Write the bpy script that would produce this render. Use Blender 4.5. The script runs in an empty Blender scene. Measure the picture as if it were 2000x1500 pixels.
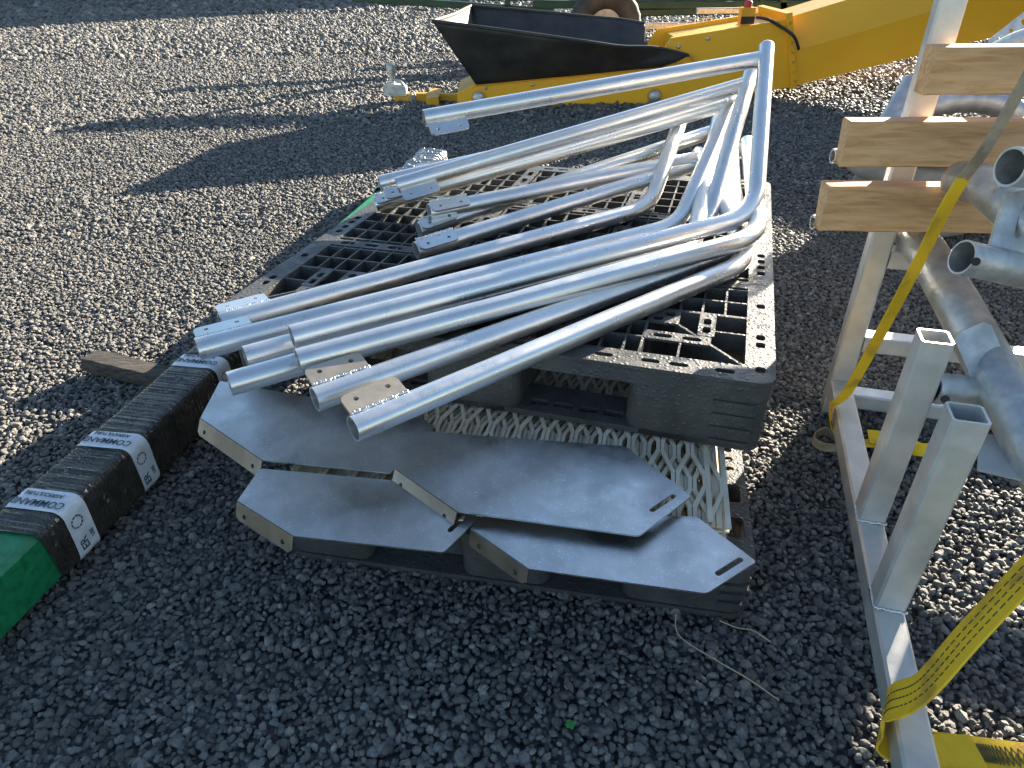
import bpy, bmesh, math, random
import numpy as np
from mathutils import Vector, Matrix
random.seed(7); RNG = np.random.default_rng(7)
S = bpy.context.scene
COL = S.collection

# ------------------------------------------------------------------ camera
F_PX, CX, CY, H = 1326.0, 1000.0, 750.0, 1.0        # focal length for a 2000 px wide picture; phone held 1 m up
up_c = Vector((-0.01726273, 0.83631764, 0.54797336)).normalized()
fw_c = Vector((0, 0, -1))
y_c = (fw_c - up_c * fw_c.dot(up_c)).normalized()
x_c = y_c.cross(up_c)
RW = Matrix((x_c, y_c, up_c))                        # camera -> world
cam = bpy.data.objects.new('camera', bpy.data.cameras.new('camera'))
COL.objects.link(cam)
cam.matrix_world = Matrix.Translation((0, 0, H)) @ RW.to_4x4()
cam.data.sensor_width = 36
cam.data.lens = F_PX / 2000 * 36
cam.data.clip_start = 0.05
cam.data.clip_end = 400
S.camera = cam

# ------------------------------------------------------------------ light
SUN_AZ, SUN_EL = math.radians(40), math.radians(14.5)   # azimuth to the right of straight ahead (+Y)
world = bpy.data.worlds.new('World'); S.world = world; world.use_nodes = True
nt = world.node_tree; nt.nodes.clear()
wo = nt.nodes.new('ShaderNodeOutputWorld'); bg = nt.nodes.new('ShaderNodeBackground')
sky = nt.nodes.new('ShaderNodeTexSky'); sky.sky_type = 'NISHITA'; sky.sun_disc = False
sky.sun_elevation = SUN_EL; sky.sun_rotation = SUN_AZ
sky.altitude = 50; sky.air_density = 1.0; sky.dust_density = 0.4; sky.ozone_density = 1.5
bg.inputs['Strength'].default_value = 0.055
nt.links.new(sky.outputs[0], bg.inputs[0]); nt.links.new(bg.outputs[0], wo.inputs[0])
sd = bpy.data.lights.new('sun', 'SUN'); sd.energy = 5.0; sd.angle = math.radians(0.5); sd.color = (1.0, 0.89, 0.72)
sun = bpy.data.objects.new('sun', sd); COL.objects.link(sun)
sv = Vector((math.sin(SUN_AZ) * math.cos(SUN_EL), math.cos(SUN_AZ) * math.cos(SUN_EL), math.sin(SUN_EL)))
sun.rotation_euler = sv.to_track_quat('Z', 'Y').to_euler()
sun.location = sv * 30
S.view_settings.view_transform = 'Standard'; S.view_settings.look = 'None'
S.view_settings.gamma = 1.0; S.view_settings.use_curve_mapping = False
S.view_settings.exposure = 2.45

# ------------------------------------------------------------------ measuring helpers
def ray(px, py):
    return RW @ Vector(((px - CX) / F_PX, -(py - CY) / F_PX, -1.0))
def at(px, py, z):                     # point of the place at height z seen at photo pixel (px, py)
    d = ray(px, py); t = (z - H) / d.z
    return Vector((0, 0, H)) + d * t
def att(px, py, t):                    # the same by distance
    return Vector((0, 0, H)) + ray(px, py) * t
def aty(px, py, y):                    # the same on an upright plane y = const
    d = ray(px, py); return Vector((0, 0, H)) + d * (y / d.y)
def onp(px, py, p0, n):
    d = ray(px, py); o = Vector((0, 0, H)); return o + d * ((Vector(p0) - o).dot(n) / d.dot(n))

# ------------------------------------------------------------------ material helpers
def N(t, kind, **kw):
    n = t.nodes.new(kind)
    for k, v in kw.items():
        if k in n.inputs.keys(): n.inputs[k].default_value = v
        else: setattr(n, k, v)
    return n
def base_mat(name):
    m = bpy.data.materials.new(name); m.use_nodes = True
    t = m.node_tree; b = t.nodes['Principled BSDF']
    return m, t, b
def ramp(t, fac, stops):
    r = t.nodes.new('ShaderNodeValToRGB')
    e = r.color_ramp.elements
    while len(e) < len(stops): e.new(0.5)
    for i, (p, c) in enumerate(stops):
        e[i].position = p; e[i].color = (*c, 1) if len(c) == 3 else c
    t.links.new(fac, r.inputs[0]); return r
def coords(t, scale=(1, 1, 1), rot=(0, 0, 0), kind='Object'):
    c = t.nodes.new('ShaderNodeTexCoord'); mp = t.nodes.new('ShaderNodeMapping')
    mp.inputs['Scale'].default_value = scale; mp.inputs['Rotation'].default_value = rot
    t.links.new(c.outputs[kind], mp.inputs[0]); return mp.outputs[0]
def noise(t, vec, scale, detail=4, rough=0.55, dist=0.0):
    n = t.nodes.new('ShaderNodeTexNoise'); n.inputs['Scale'].default_value = scale
    n.inputs['Detail'].default_value = detail; n.inputs['Roughness'].default_value = rough
    n.inputs['Distortion'].default_value = dist
    t.links.new(vec, n.inputs['Vector']); return n.outputs[0]
def bump(t, b, height, strength, dist=0.01):
    n = t.nodes.new('ShaderNodeBump'); n.inputs['Strength'].default_value = strength
    n.inputs['Distance'].default_value = dist
    t.links.new(height, n.inputs['Height']); t.links.new(n.outputs[0], b.inputs['Normal']); return n
def simple(name, c0, c1, nscale=20, rough=(0.4, 0.6), metal=0.0, bstr=0.1, bscale=80, stretch=(1, 1, 1), rot=(0, 0, 0), spec=0.5, lo=.35, hi=.65):
    m, t, b = base_mat(name)
    v = coords(t, stretch, rot)
    f = noise(t, v, nscale, 5)
    r = ramp(t, f, [(lo, c0), (hi, c1)])
    t.links.new(r.outputs[0], b.inputs['Base Color'])
    f2 = noise(t, v, nscale * 2.7, 4)
    rr = ramp(t, f2, [(.3, (rough[0],) * 3), (.7, (rough[1],) * 3)])
    t.links.new(rr.outputs[0], b.inputs['Roughness'])
    b.inputs['Metallic'].default_value = metal
    b.inputs['Specular IOR Level'].default_value = spec
    if bstr: bump(t, b, noise(t, v, bscale, 3), bstr, .003)
    return m
M = {}
def alu(name, base0, base1, r0, r1, bs=.06, speck=False, metal=1.0):
    m, t, b = base_mat(name)
    v = coords(t)
    f = noise(t, v, 9, 6, .6)
    r = ramp(t, f, [(.3, base0), (.7, base1)])
    colr = r.outputs[0]
    if speck:
        vo = t.nodes.new('ShaderNodeTexVoronoi'); vo.inputs['Scale'].default_value = 190
        t.links.new(v, vo.inputs['Vector'])
        k = ramp(t, vo.outputs['Distance'], [(.16, (1, 1, 1)), (.30, (0, 0, 0))])
        g = ramp(t, noise(t, v, 35, 2), [(.40, (0, 0, 0)), (.60, (.75, .75, .75))])
        mu = N(t, 'ShaderNodeMath', operation='MULTIPLY'); t.links.new(k.outputs[0], mu.inputs[0]); t.links.new(g.outputs[0], mu.inputs[1])
        mx = N(t, 'ShaderNodeMix', data_type='RGBA'); t.links.new(mu.outputs[0], mx.inputs[0]); t.links.new(colr, mx.inputs[6]); mx.inputs[7].default_value = (.85, .85, .85, 1)
        colr = mx.outputs[2]
    # dark dirt flecks
    d = ramp(t, noise(t, v, 55, 3, .5), [(.70, (1, 1, 1)), (.78, (.45, .43, .40))])
    mm = N(t, 'ShaderNodeMix', data_type='RGBA', blend_type='MULTIPLY'); mm.inputs[0].default_value = .8
    t.links.new(colr, mm.inputs[6]); t.links.new(d.outputs[0], mm.inputs[7])
    t.links.new(mm.outputs[2], b.inputs['Base Color'])
    rr = ramp(t, noise(t, v, 14, 6, .65), [(.3, (r0,) * 3), (.7, (r1,) * 3)])
    t.links.new(rr.outputs[0], b.inputs['Roughness'])
    b.inputs['Metallic'].default_value = metal
    bump(t, b, noise(t, v, 140, 4), bs, .002)
    return m
M['tube'] = alu('aluminium tube', (.76, .755, .74), (.88, .875, .86), .24, .40, metal=.92)
M['tantab'] = alu('tan aluminium', (.52, .42, .30), (.70, .60, .47), .35, .5)  # warm tan base colour, used on two leg tabs
M['flange'] = alu('dark aluminium edge', (.15, .132, .12), (.30, .28, .265), .35, .55, .1)  # base colour darker and browner than the plate sheet
M['plate'] = alu('dull aluminium sheet', (.42, .425, .42), (.68, .68, .67), .22, .50, .05, True)
M['weld'] = alu('weld metal', (.6, .6, .6), (.85, .85, .85), .25, .5, .5)
M['rackalu'] = simple('mill finish box section', (.50, .495, .48), (.68, .67, .65), 12, (.36, .55), .5, .08, 90)
M['galv'] = simple('galvanised steel', (.40, .41, .41), (.62, .62, .60), 26, (.38, .6), .8, .25, 120)
M['galvdull'] = simple('weathered galvanised steel', (.30, .31, .30), (.46, .46, .43), 30, (.5, .7), .5, .3, 90)
M['yellow'] = simple('yellow paint', (.90, .43, .016), (.93, .47, .02), 3, (.32, .5), 0, .05, 40)
M['yellowdirty'] = simple('worn yellow paint', (.60, .29, .015), (.76, .39, .02), 9, (.4, .6), 0, .1, 50)
M['rubber'] = simple('black rubber sheet', (.022, .021, .021), (.048, .045, .042), 6, (.5, .7), 0, .3, 14)
M['tyre'] = simple('tyre rubber', (.03, .03, .03), (.06, .055, .05), 12, (.7, .9), 0, .3, 60)
M['tyregrey'] = simple('dusty tyre rubber', (.22, .215, .20), (.33, .32, .30), 12, (.7, .9), 0, .4, 60)
M['greenpaint'] = simple('green paint', (.006, .14, .05), (.012, .22, .085), 60, (.3, .5), 0, .25, 180)
M['darkgreen'] = simple('dark green paint', (.008, .035, .015), (.016, .06, .025), 9, (.4, .6), 0, .05, 60)
M['black'] = simple('black cable', (.012, .012, .012), (.02, .02, .02), 9, (.4, .6), 0, 0)
M['red'] = simple('red plastic', (.4, .03, .02), (.5, .04, .03), 9, (.4, .6), 0, 0)
M['hole'] = simple('inside of a drilled hole', (.02, .02, .02), (.03, .03, .03), 9, (.8, .9), 0, 0)
M['ink'] = simple('dark print', (.05, .07, .10), (.09, .11, .15), 60, (.5, .7), 0, 0)
M['creamsheet'] = simple('cream coated mesh', (.62, .52, .38), (.80, .70, .54), 16, (.45, .7), 0, .12, 90)
M['bluewhite'] = simple('white tape', (.62, .64, .68), (.78, .79, .8), 30, (.3, .5), 0, .5, 55)
M['shed'] = simple('shadow shed cladding', (.10, .13, .11), (.14, .17, .15), 3, (.5, .7), 0, 0)
M['straw'] = simple('dry straw', (.45, .36, .20), (.6, .5, .3), 30, (.6, .8), 0, 0)
M['leaf'] = simple('clover leaf', (.05, .22, .04), (.08, .3, .06), 30, (.5, .7), 0, 0)
M['oldwood'] = simple('weathered grey wood', (.022, .019, .016), (.085, .073, .062), 9, (.75, .95), 0, .8, 30, stretch=(1, 14, 14))
M['webbing_grey'] = simple('dirty webbing', (.26, .20, .13), (.40, .33, .23), 40, (.8, .95), 0, .5, 300)

def wood_mat():
    m, t, b = base_mat('sawn pine')
    v = coords(t, (1.6, 26, 26))
    f = noise(t, v, 3.2, 6, .6, .7)
    r = ramp(t, f, [(.25, (.40, .20, .08)), (.5, (.63, .365, .17)), (.75, (.73, .47, .25))])
    v2 = coords(t, (1, 9, 9)); k = ramp(t, noise(t, v2, 1.7, 3), [(.30, (.62, .58, .55)), (.5, (1, 1, 1))])
    mm = N(t, 'ShaderNodeMix', data_type='RGBA', blend_type='MULTIPLY'); mm.inputs[0].default_value = .8
    t.links.new(r.outputs[0], mm.inputs[6]); t.links.new(k.outputs[0], mm.inputs[7])
    t.links.new(mm.outputs[2], b.inputs['Base Color']); b.inputs['Roughness'].default_value = .8
    bump(t, b, f, .5, .002)
    return m
M['wood'] = wood_mat()
def pallet_mat():
    m, t, b = base_mat('black recycled plastic, damp')
    v = coords(t)
    r = ramp(t, noise(t, v, 11, 5), [(.3, (.042, .042, .042)), (.7, (.078, .077, .075))])
    t.links.new(r.outputs[0], b.inputs['Base Color'])
    rr = ramp(t, noise(t, v, 30, 5), [(.35, (.28,) * 3), (.62, (.58,) * 3)])
    t.links.new(rr.outputs[0], b.inputs['Roughness'])
    a = N(t, 'ShaderNodeMath', operation='ADD')
    vo = t.nodes.new('ShaderNodeTexVoronoi'); vo.inputs['Scale'].default_value = 95; t.links.new(v, vo.inputs['Vector'])
    k = ramp(t, vo.outputs['Distance'], [(.1, (1, 1, 1)), (.42, (0, 0, 0))])
    t.links.new(k.outputs[0], a.inputs[0]); t.links.new(noise(t, v, 240, 3), a.inputs[1])
    bump(t, b, a.outputs[0], .45, .0022)
    return m
M['pallet'] = pallet_mat()
def film_mat():
    m, t, b = base_mat('black stretch film')
    v = coords(t)
    r = ramp(t, noise(t, v, 25, 4), [(.3, (.020, .018, .015)), (.7, (.060, .050, .038))])
    t.links.new(r.outputs[0], b.inputs['Base Color'])
    b.inputs['Roughness'].default_value = .22
    vo = t.nodes.new('ShaderNodeTexVoronoi'); vo.inputs['Scale'].default_value = 260; t.links.new(v, vo.inputs['Vector'])
    k = ramp(t, vo.outputs['Distance'], [(.08, (1, 1, 1)), (.4, (0, 0, 0))])
    bump(t, b, k.outputs[0], .7, .0025)
    return m
M['film'] = film_mat()
def clearfilm():
    m, t, b = base_mat('wrinkled silver film')
    v = coords(t)
    b.inputs['Base Color'].default_value = (.35, .36, .36, 1); b.inputs['Metallic'].default_value = .6
    b.inputs['Roughness'].default_value = .25
    bump(t, b, noise(t, coords(t, (1, 1, 1)), 40, 5, .6, 1.5), 1.0, .01)
    return m
M['clear'] = clearfilm()
def strap_mat():
    m, t, b = base_mat('yellow webbing')
    v = coords(t)
    r = ramp(t, noise(t, v, 14, 6), [(.32, (.42, .24, .03)), (.46, (.80, .49, .012)), (.75, (.88, .58, .018))])
    t.links.new(r.outputs[0], b.inputs['Base Color']); b.inputs['Roughness'].default_value = .75
    bump(t, b, noise(t, v, 420, 2), .5, .001)
    return m
M['strap'] = strap_mat()
M['thread'] = simple('stitching thread', (.06, .055, .02), (.10, .09, .03), 60, (.8, .9), 0, 0)

def stone_mat():
    m, t, b = base_mat('grey gravel stone')
    oi = t.nodes.new('ShaderNodeObjectInfo')
    r = ramp(t, oi.outputs['Random'], [(0, (.112, .104, .094)), (.35, (.168, .157, .143)), (.7, (.222, .209, .191)), (.93, (.28, .262, .238)), (1, (.40, .37, .325))])
    v = coords(t)
    g = ramp(t, noise(t, v, 2.2, 5, .7), [(.3, (.68, .68, .68)), (.7, (1.15, 1.15, 1.15))])
    mm = N(t, 'ShaderNodeMix', data_type='RGBA', blend_type='MULTIPLY'); mm.inputs[0].default_value = 1
    t.links.new(r.outputs[0], mm.inputs[6]); t.links.new(g.outputs[0], mm.inputs[7])
    t.links.new(mm.outputs[2], b.inputs['Base Color'])
    b.inputs['Roughness'].default_value = .62
    bump(t, b, noise(t, v, 6, 5, .7), .5, .15)
    return m
M['stone'] = stone_mat()
def soil_mat():
    m, t, b = base_mat('gravel bed')
    v = coords(t, kind='Object')
    vo = t.nodes.new('ShaderNodeTexVoronoi'); vo.inputs['Scale'].default_value = 42; t.links.new(v, vo.inputs['Vector'])
    r = ramp(t, vo.outputs['Color'], [(.2, (.045, .045, .047)), (.8, (.14, .138, .134))])
    t.links.new(r.outputs[0], b.inputs['Base Color']); b.inputs['Roughness'].default_value = .85
    k = ramp(t, vo.outputs['Distance'], [(0, (1, 1, 1)), (.6, (0, 0, 0))])
    bump(t, b, k.outputs[0], 1.0, .02)
    return m
M['soil'] = soil_mat()

# ------------------------------------------------------------------ object helpers
BASE = {}
def tag(o, label=None, cat=None, group=None, kind=None):
    if label: o['label'] = label
    if cat: o['category'] = cat
    if group: o['group'] = group
    if kind: o['kind'] = kind
    return o
def thing(name, label, cat, loc, group=None):
    o = bpy.data.objects.new(name, None); COL.objects.link(o); o.location = loc
    o.empty_display_size = .05
    BASE[o.name] = Vector(loc)
    return tag(o, label, cat, group)
class MB:
    def __init__(s): s.v = []; s.f = []; s.sm = []
    def add(s, vs, fs, smooth=False):
        o = len(s.v); s.v += [Vector(v) for v in vs]
        s.f += [[i + o for i in f] for f in fs]; s.sm += [smooth] * len(fs); return s
    def box(s, c, ax, ay, az):          # centre, three half-axis vectors
        c, ax, ay, az = map(Vector, (c, ax, ay, az))
        vs = [c + ax * i + ay * j + az * k for k in (-1, 1) for j in (-1, 1) for i in (-1, 1)]
        return s.add(vs, [(0, 2, 3, 1), (4, 5, 7, 6), (0, 1, 5, 4), (2, 6, 7, 3), (0, 4, 6, 2), (1, 3, 7, 5)])
    def prism(s, loop, d):              # loop of points pushed by vector d
        n = len(loop); d = Vector(d); vs = [Vector(p) for p in loop] + [Vector(p) + d for p in loop]
        return s.add(vs, [list(range(n))[::-1], list(range(n, 2 * n))] + [(i, (i + 1) % n, n + (i + 1) % n, n + i) for i in range(n)])
    def beam(s, a, b, w, h, upv=(0, 0, 1), bev=.004, wall=None):   # box section with chamfered corners, open when wall is given
        a, b = Vector(a), Vector(b); x = (b - a).normalized(); u = Vector(upv); u = (u - x * u.dot(x)).normalized(); r = x.cross(u)
        def ring(w, h, bev):
            hw, hh = w / 2, h / 2
            return [(hw - bev, hh), (-hw + bev, hh), (-hw, hh - bev), (-hw, -hh + bev), (-hw + bev, -hh), (hw - bev, -hh), (hw, -hh + bev), (hw, hh - bev)]
        R = [r * p + u * q for p, q in ring(w, h, bev)]
        n = 8
        if wall is None:
            vs = [a + q for q in R] + [b + q for q in R]
            return s.add(vs, [list(range(n)), list(range(n, 2 * n))[::-1]] + [(i, n + i, n + (i + 1) % n, (i + 1) % n) for i in range(n)])
        I = [r * p + u * q for p, q in ring(w - 2 * wall, h - 2 * wall, bev * .6)]
        vs = [a + q for q in R] + [b + q for q in R] + [a + q for q in I] + [b + q for q in I]
        fs = []
        for i in range(n):
            j = (i + 1) % n
            fs += [(i, n + i, n + j, j), (2 * n + i, 2 * n + j, 3 * n + j, 3 * n + i), (i, j, 2 * n + j, 2 * n + i), (n + i, 3 * n + i, 3 * n + j, n + j)]
        return s.add(vs, fs)
    def tube(s, pts, r, seg=28, wall=.003, cap0=None, cap1=None):   # hollow round tube along a path; cap = 'dome' closes an end
        pts = [Vector(p) for p in pts]
        T = [(pts[min(i + 1, len(pts) - 1)] - pts[max(i - 1, 0)]).normalized() for i in range(len(pts))]
        ref = Vector((0, 0, 1)) if abs(T[0].z) < .9 else Vector((1, 0, 0))
        u = (ref - T[0] * ref.dot(T[0])).normalized(); rings = []
        for p, t in zip(pts, T):
            u = (u - t * u.dot(t)).normalized(); rings.append((p, t, u, t.cross(u)))
        def circ(k, rad): p, t, u, w = rings[k]; return [p + (u * math.cos(2 * math.pi * i / seg) + w * math.sin(2 * math.pi * i / seg)) * rad for i in range(seg)]
        vs = []; fs = []; n = len(pts)
        for k in range(n): vs += circ(k, r)
        for k in range(n - 1):
            for i in range(seg):
                j = (i + 1) % seg; fs.append((k * seg + i, k * seg + j, (k + 1) * seg + j, (k + 1) * seg + i))
        s.add(vs, fs, True)
        for k, cap, sg in ((0, cap0, -1), (n - 1, cap1, 1)):
            if cap == 'dome':
                vs = circ(k, r); fs = []; p, t, u, w = rings[k]
                for q in range(1, 4):
                    a = q / 4 * math.pi / 2
                    vs += [p + t * sg * r * .45 * math.sin(a) + (c - p) * math.cos(a) for c in circ(k, r)]
                    for i in range(seg):
                        j = (i + 1) % seg; fs.append(((q - 1) * seg + i, (q - 1) * seg + j, q * seg + j, q * seg + i))
                vs.append(p + t * sg * r * .45); fs += [(3 * seg + i, 3 * seg + (i + 1) % seg, 4 * seg) for i in range(seg)]
                s.add(vs, fs, True)
            elif cap is None and wall:
                p, t, u, w = rings[k]; dpt = min(.25, (pts[-1] - pts[0]).length * .45)
                o = circ(k, r); i_ = circ(k, r - wall); deep = [q - t * sg * dpt for q in i_]
                fs = []
                for i in range(seg):
                    j = (i + 1) % seg; fs += [(i, j, seg + j, seg + i), (seg + i, seg + j, 2 * seg + j, 2 * seg + i)]
                fs.append(list(range(2 * seg, 3 * seg)))
                s.add(o + i_ + deep, fs, False)
                for q in range(len(s.sm) - len(fs), len(s.sm) - 1): s.sm[q] = False
            elif cap == 'flat':
                s.add(circ(k, r), [list(range(seg))])
        return s
    def build(s, name, mat, parent=None, label=None, cat=None, group=None, kind=None, base=None):
        me = bpy.data.meshes.new(name)
        if parent is not None: L = BASE[parent.name]
        elif base is not None: L = Vector(base)
        else:
            a = np.array([v[:] for v in s.v]); L = Vector(((a[:, 0].min() + a[:, 0].max()) / 2, (a[:, 1].min() + a[:, 1].max()) / 2, a[:, 2].min()))
        me.from_pydata([(v - L)[:] for v in s.v], [], s.f)
        bm = bmesh.new(); bm.from_mesh(me); bmesh.ops.recalc_face_normals(bm, faces=bm.faces); bm.to_mesh(me); bm.free()
        me.polygons.foreach_set('use_smooth', s.sm)
        me.materials.append(M[mat] if isinstance(mat, str) else mat)
        o = bpy.data.objects.new(name, me); COL.objects.link(o)
        if parent is not None: o.parent = parent
        else: o.location = L
        BASE[o.name] = L
        return tag(o, label, cat, group, kind)

def fillet(a, b, c, r, n=10):          # path a-b-c with the corner rounded
    a, b, c = map(Vector, (a, b, c)); d1 = (a - b).normalized(); d2 = (c - b).normalized()
    ang = d1.angle(d2); l = r / math.tan(ang / 2); l = min(l, (a - b).length * .45, (c - b).length * .6); r = l * math.tan(ang / 2)
    cen = b + (d1 + d2).normalized() * (r / math.sin(ang / 2))
    s, e = b + d1 * l - cen, b + d2 * l - cen; out = []
    for i in range(n + 1): out.append(cen + s.slerp(e, i / n) if False else cen + Vector(s).lerp(e, i / n).normalized() * r)
    st = [a + (out[0] - a) * k / 6 for k in range(6)]; en = [out[-1] + (c - out[-1]) * k / 5 for k in range(1, 6)]
    return st + out + en
def slot(cx, cy, lx, ly, n=4, rad=None):   # rounded slot outline in 2D
    r = min(lx, ly) / 2 if rad is None else rad
    pts = []
    for qx, qy, a0 in ((1, 1, 0), (-1, 1, 90), (-1, -1, 180), (1, -1, 270)):
        for k in range(n + 1):
            a = math.radians(a0 + 90 * k / n)
            pts.append((cx + qx * (lx / 2 - r) + r * math.cos(a), cy + qy * (ly / 2 - r) + r * math.sin(a)))
    return pts
def sheet(outer, holes, thick, mtx):    # flat sheet with real holes, as vertices and faces in the place
    cu = bpy.data.curves.new('c', 'CURVE'); cu.dimensions = '2D'; cu.fill_mode = 'BOTH'; cu.extrude = thick / 2
    for loop in [outer] + holes:
        sp = cu.splines.new('POLY'); sp.points.add(len(loop) - 1); sp.use_cyclic_u = True
        for p, q in zip(sp.points, loop): p.co = (q[0], q[1], 0, 1)
    o = bpy.data.objects.new('c', cu); COL.objects.link(o)
    dg = bpy.context.evaluated_depsgraph_get()
    me = bpy.data.meshes.new_from_object(o.evaluated_get(dg))
    vs = [mtx @ v.co for v in me.vertices]; fs = [list(p.vertices) for p in me.polygons]
    bpy.data.objects.remove(o); bpy.data.meshes.remove(me); bpy.data.curves.remove(cu)
    return vs, fs
def basis(o, x, y):
    x = Vector(x).normalized(); y = Vector(y); y = (y - x * y.dot(x)).normalized(); z = x.cross(y)
    m = Matrix((x, y, z)).transposed().to_4x4(); m.translation = Vector(o); return m
def text_mesh(txt, size, mtx):
    cu = bpy.data.curves.new('t', 'FONT'); cu.body = txt; cu.size = size; cu.align_x = 'CENTER'; cu.align_y = 'CENTER'; cu.extrude = .0003; cu.offset = size * .012
    cu.resolution_u = 2
    o = bpy.data.objects.new('t', cu); COL.objects.link(o)
    dg = bpy.context.evaluated_depsgraph_get()
    me = bpy.data.meshes.new_from_object(o.evaluated_get(dg))
    vs = [mtx @ v.co for v in me.vertices]; fs = [list(p.vertices) for p in me.polygons]
    bpy.data.objects.remove(o); bpy.data.meshes.remove(me); bpy.data.curves.remove(cu)
    return vs, fs
V3 = Vector
# ------------------------------------------------------------------ ground and gravel
g = MB(); g.add([(-60, -6, -.004), (60, -6, -.004), (60, 90, -.004), (-60, 90, -.004)], [(0, 1, 2, 3)])
go = g.build('ground', 'soil', kind='structure', base=(0, 0, 0))

def stone_mesh(i):
    bm = bmesh.new(); bmesh.ops.create_icosphere(bm, subdivisions=1 if i < 5 else 2, radius=.5)
    rr = random.Random(100 + i)
    sx, sy, sz = 1.0, rr.uniform(.62, .9), rr.uniform(.45, .7)
    cuts = [(V3((rr.gauss(0, 1), rr.gauss(0, 1), rr.gauss(0, 1))).normalized(), rr.uniform(.30, .44)) for _ in range(7)]
    for v in bm.verts:
        p = v.co * rr.uniform(.92, 1.1)
        for n, d in cuts:
            k = p.dot(n) - d
            if k > 0: p -= n * k
        v.co = V3((p.x * sx, p.y * sy, p.z * sz)) * 1.15
    me = bpy.data.meshes.new('stone'); bm.to_mesh(me); bm.free(); me.materials.append(M['stone'])
    return me
stones = bpy.data.collections.new('gravel stones')
for i in range(8):
    so = bpy.data.objects.new('stone', stone_mesh(i)); stones.objects.link(so)

pts = []; scl = []
bands = [(.20, 2.7, .0097, .0126), (2.7, 4.6, .0138, .0170), (4.6, 8.0, .024, .029), (8.0, 13.0, .045, .054), (13.0, 24.0, .085, .10)]
for y0, y1, sp, size in bands:
    hw = .95 * (y1 * .88 + .55) + .55
    xs = np.arange(-hw, hw, sp); ys = np.arange(y0, y1, sp)
    X, Y = np.meshgrid(xs, ys); X = X.ravel() + RNG.uniform(-.6, .6, X.size) * sp; Y = Y.ravel() + RNG.uniform(-.6, .6, Y.size) * sp
    keep = np.abs(X) < .95 * (Y * .88 + .55) + .45
    X, Y = X[keep], Y[keep]
    s = size * np.exp(RNG.normal(0, .28, X.size)).clip(.5, 1.75)
    dune = .003 + .003 * np.sin(X * 3.1 + 1.3 * np.sin(Y * 2.3)) * np.sin(Y * 2.7 + .8 * X)
    Z = RNG.uniform(-.35, .28, X.size) * size + dune - .001
    pts.append(np.stack([X, Y, Z], 1)); scl.append(s)
pts = np.concatenate(pts).astype(np.float32); scl = np.concatenate(scl).astype(np.float32)
me = bpy.data.meshes.new('gravel'); me.vertices.add(len(pts)); me.vertices.foreach_set('co', pts.ravel())
a = me.attributes.new('size', 'FLOAT', 'POINT'); a.data.foreach_set('value', scl)
rot = np.stack([RNG.normal(0, .5, len(pts)), RNG.normal(0, .5, len(pts)), RNG.uniform(0, 6.283, len(pts))], 1).astype(np.float32)
a = me.attributes.new('turn', 'FLOAT_VECTOR', 'POINT'); a.data.foreach_set('vector', rot.ravel())
me.materials.append(M['stone'])
gravel = bpy.data.objects.new('gravel', me); COL.objects.link(gravel)
tag(gravel, 'loose grey crushed gravel covering the whole yard', 'gravel', kind='stuff')
ng = bpy.data.node_groups.new('gravel', 'GeometryNodeTree')
ng.interface.new_socket('Geometry', in_out='INPUT', socket_type='NodeSocketGeometry')
ng.interface.new_socket('Geometry', in_out='OUTPUT', socket_type='NodeSocketGeometry')
gi = ng.nodes.new('NodeGroupInput'); gout = ng.nodes.new('NodeGroupOutput')
iop = ng.nodes.new('GeometryNodeInstanceOnPoints'); ci = ng.nodes.new('GeometryNodeCollectionInfo')
ci.inputs['Collection'].default_value = stones; ci.inputs['Separate Children'].default_value = True; ci.inputs['Reset Children'].default_value = True
iop.inputs['Pick Instance'].default_value = True
na = ng.nodes.new('GeometryNodeInputNamedAttribute'); na.data_type = 'FLOAT'; na.inputs['Name'].default_value = 'size'
nr = ng.nodes.new('GeometryNodeInputNamedAttribute'); nr.data_type = 'FLOAT_VECTOR'; nr.inputs['Name'].default_value = 'turn'
ng.links.new(gi.outputs[0], iop.inputs['Points']); ng.links.new(ci.outputs[0], iop.inputs['Instance'])
ng.links.new(nr.outputs[0], iop.inputs['Rotation']); ng.links.new(na.outputs[0], iop.inputs['Scale'])
ng.links.new(iop.outputs[0], gout.inputs[0])
gm = gravel.modifiers.new('gravel', 'NODES'); gm.node_group = ng

# ------------------------------------------------------------------ unseen shed, added to cast a shadow band across the yard
sh = thing('shadow_shed', 'added grey-green shed out of view, casting a shadow band over the yard', 'shed', (2, 21.5, 0))
d = V3((6.7, 2.8, 0)).normalized(); nrm = V3((-d.y, d.x, 0)); a0 = V3((-9, 17.0, 0)); a1 = a0 + d * 21
MB().prism([a0, a1, a1 + V3((0, 0, 3.0)), a0 + V3((0, 0, 3.0))], nrm * 7).build('wall', 'shed', sh)
rf = MB(); o = V3((0, 0, 3.003)); ov = nrm * -.35
rf.prism([a0 + o + ov - d * .3, a0 + o + nrm * 7.35 - d * .3, a0 + o + nrm * 3.5 + V3((0, 0, .9)) - d * .3], d * 21.6); rf.build('roof', 'galvdull', sh)
for k in range(3):
    q = a0 + d * (3.5 + 6.2 * k) - nrm * .02
    MB().prism([q, q + d * 3.4, q + d * 3.4 + V3((0, 0, 2.6)), q + V3((0, 0, 2.6))], nrm * .015).build('door', 'galvdull', sh)
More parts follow.
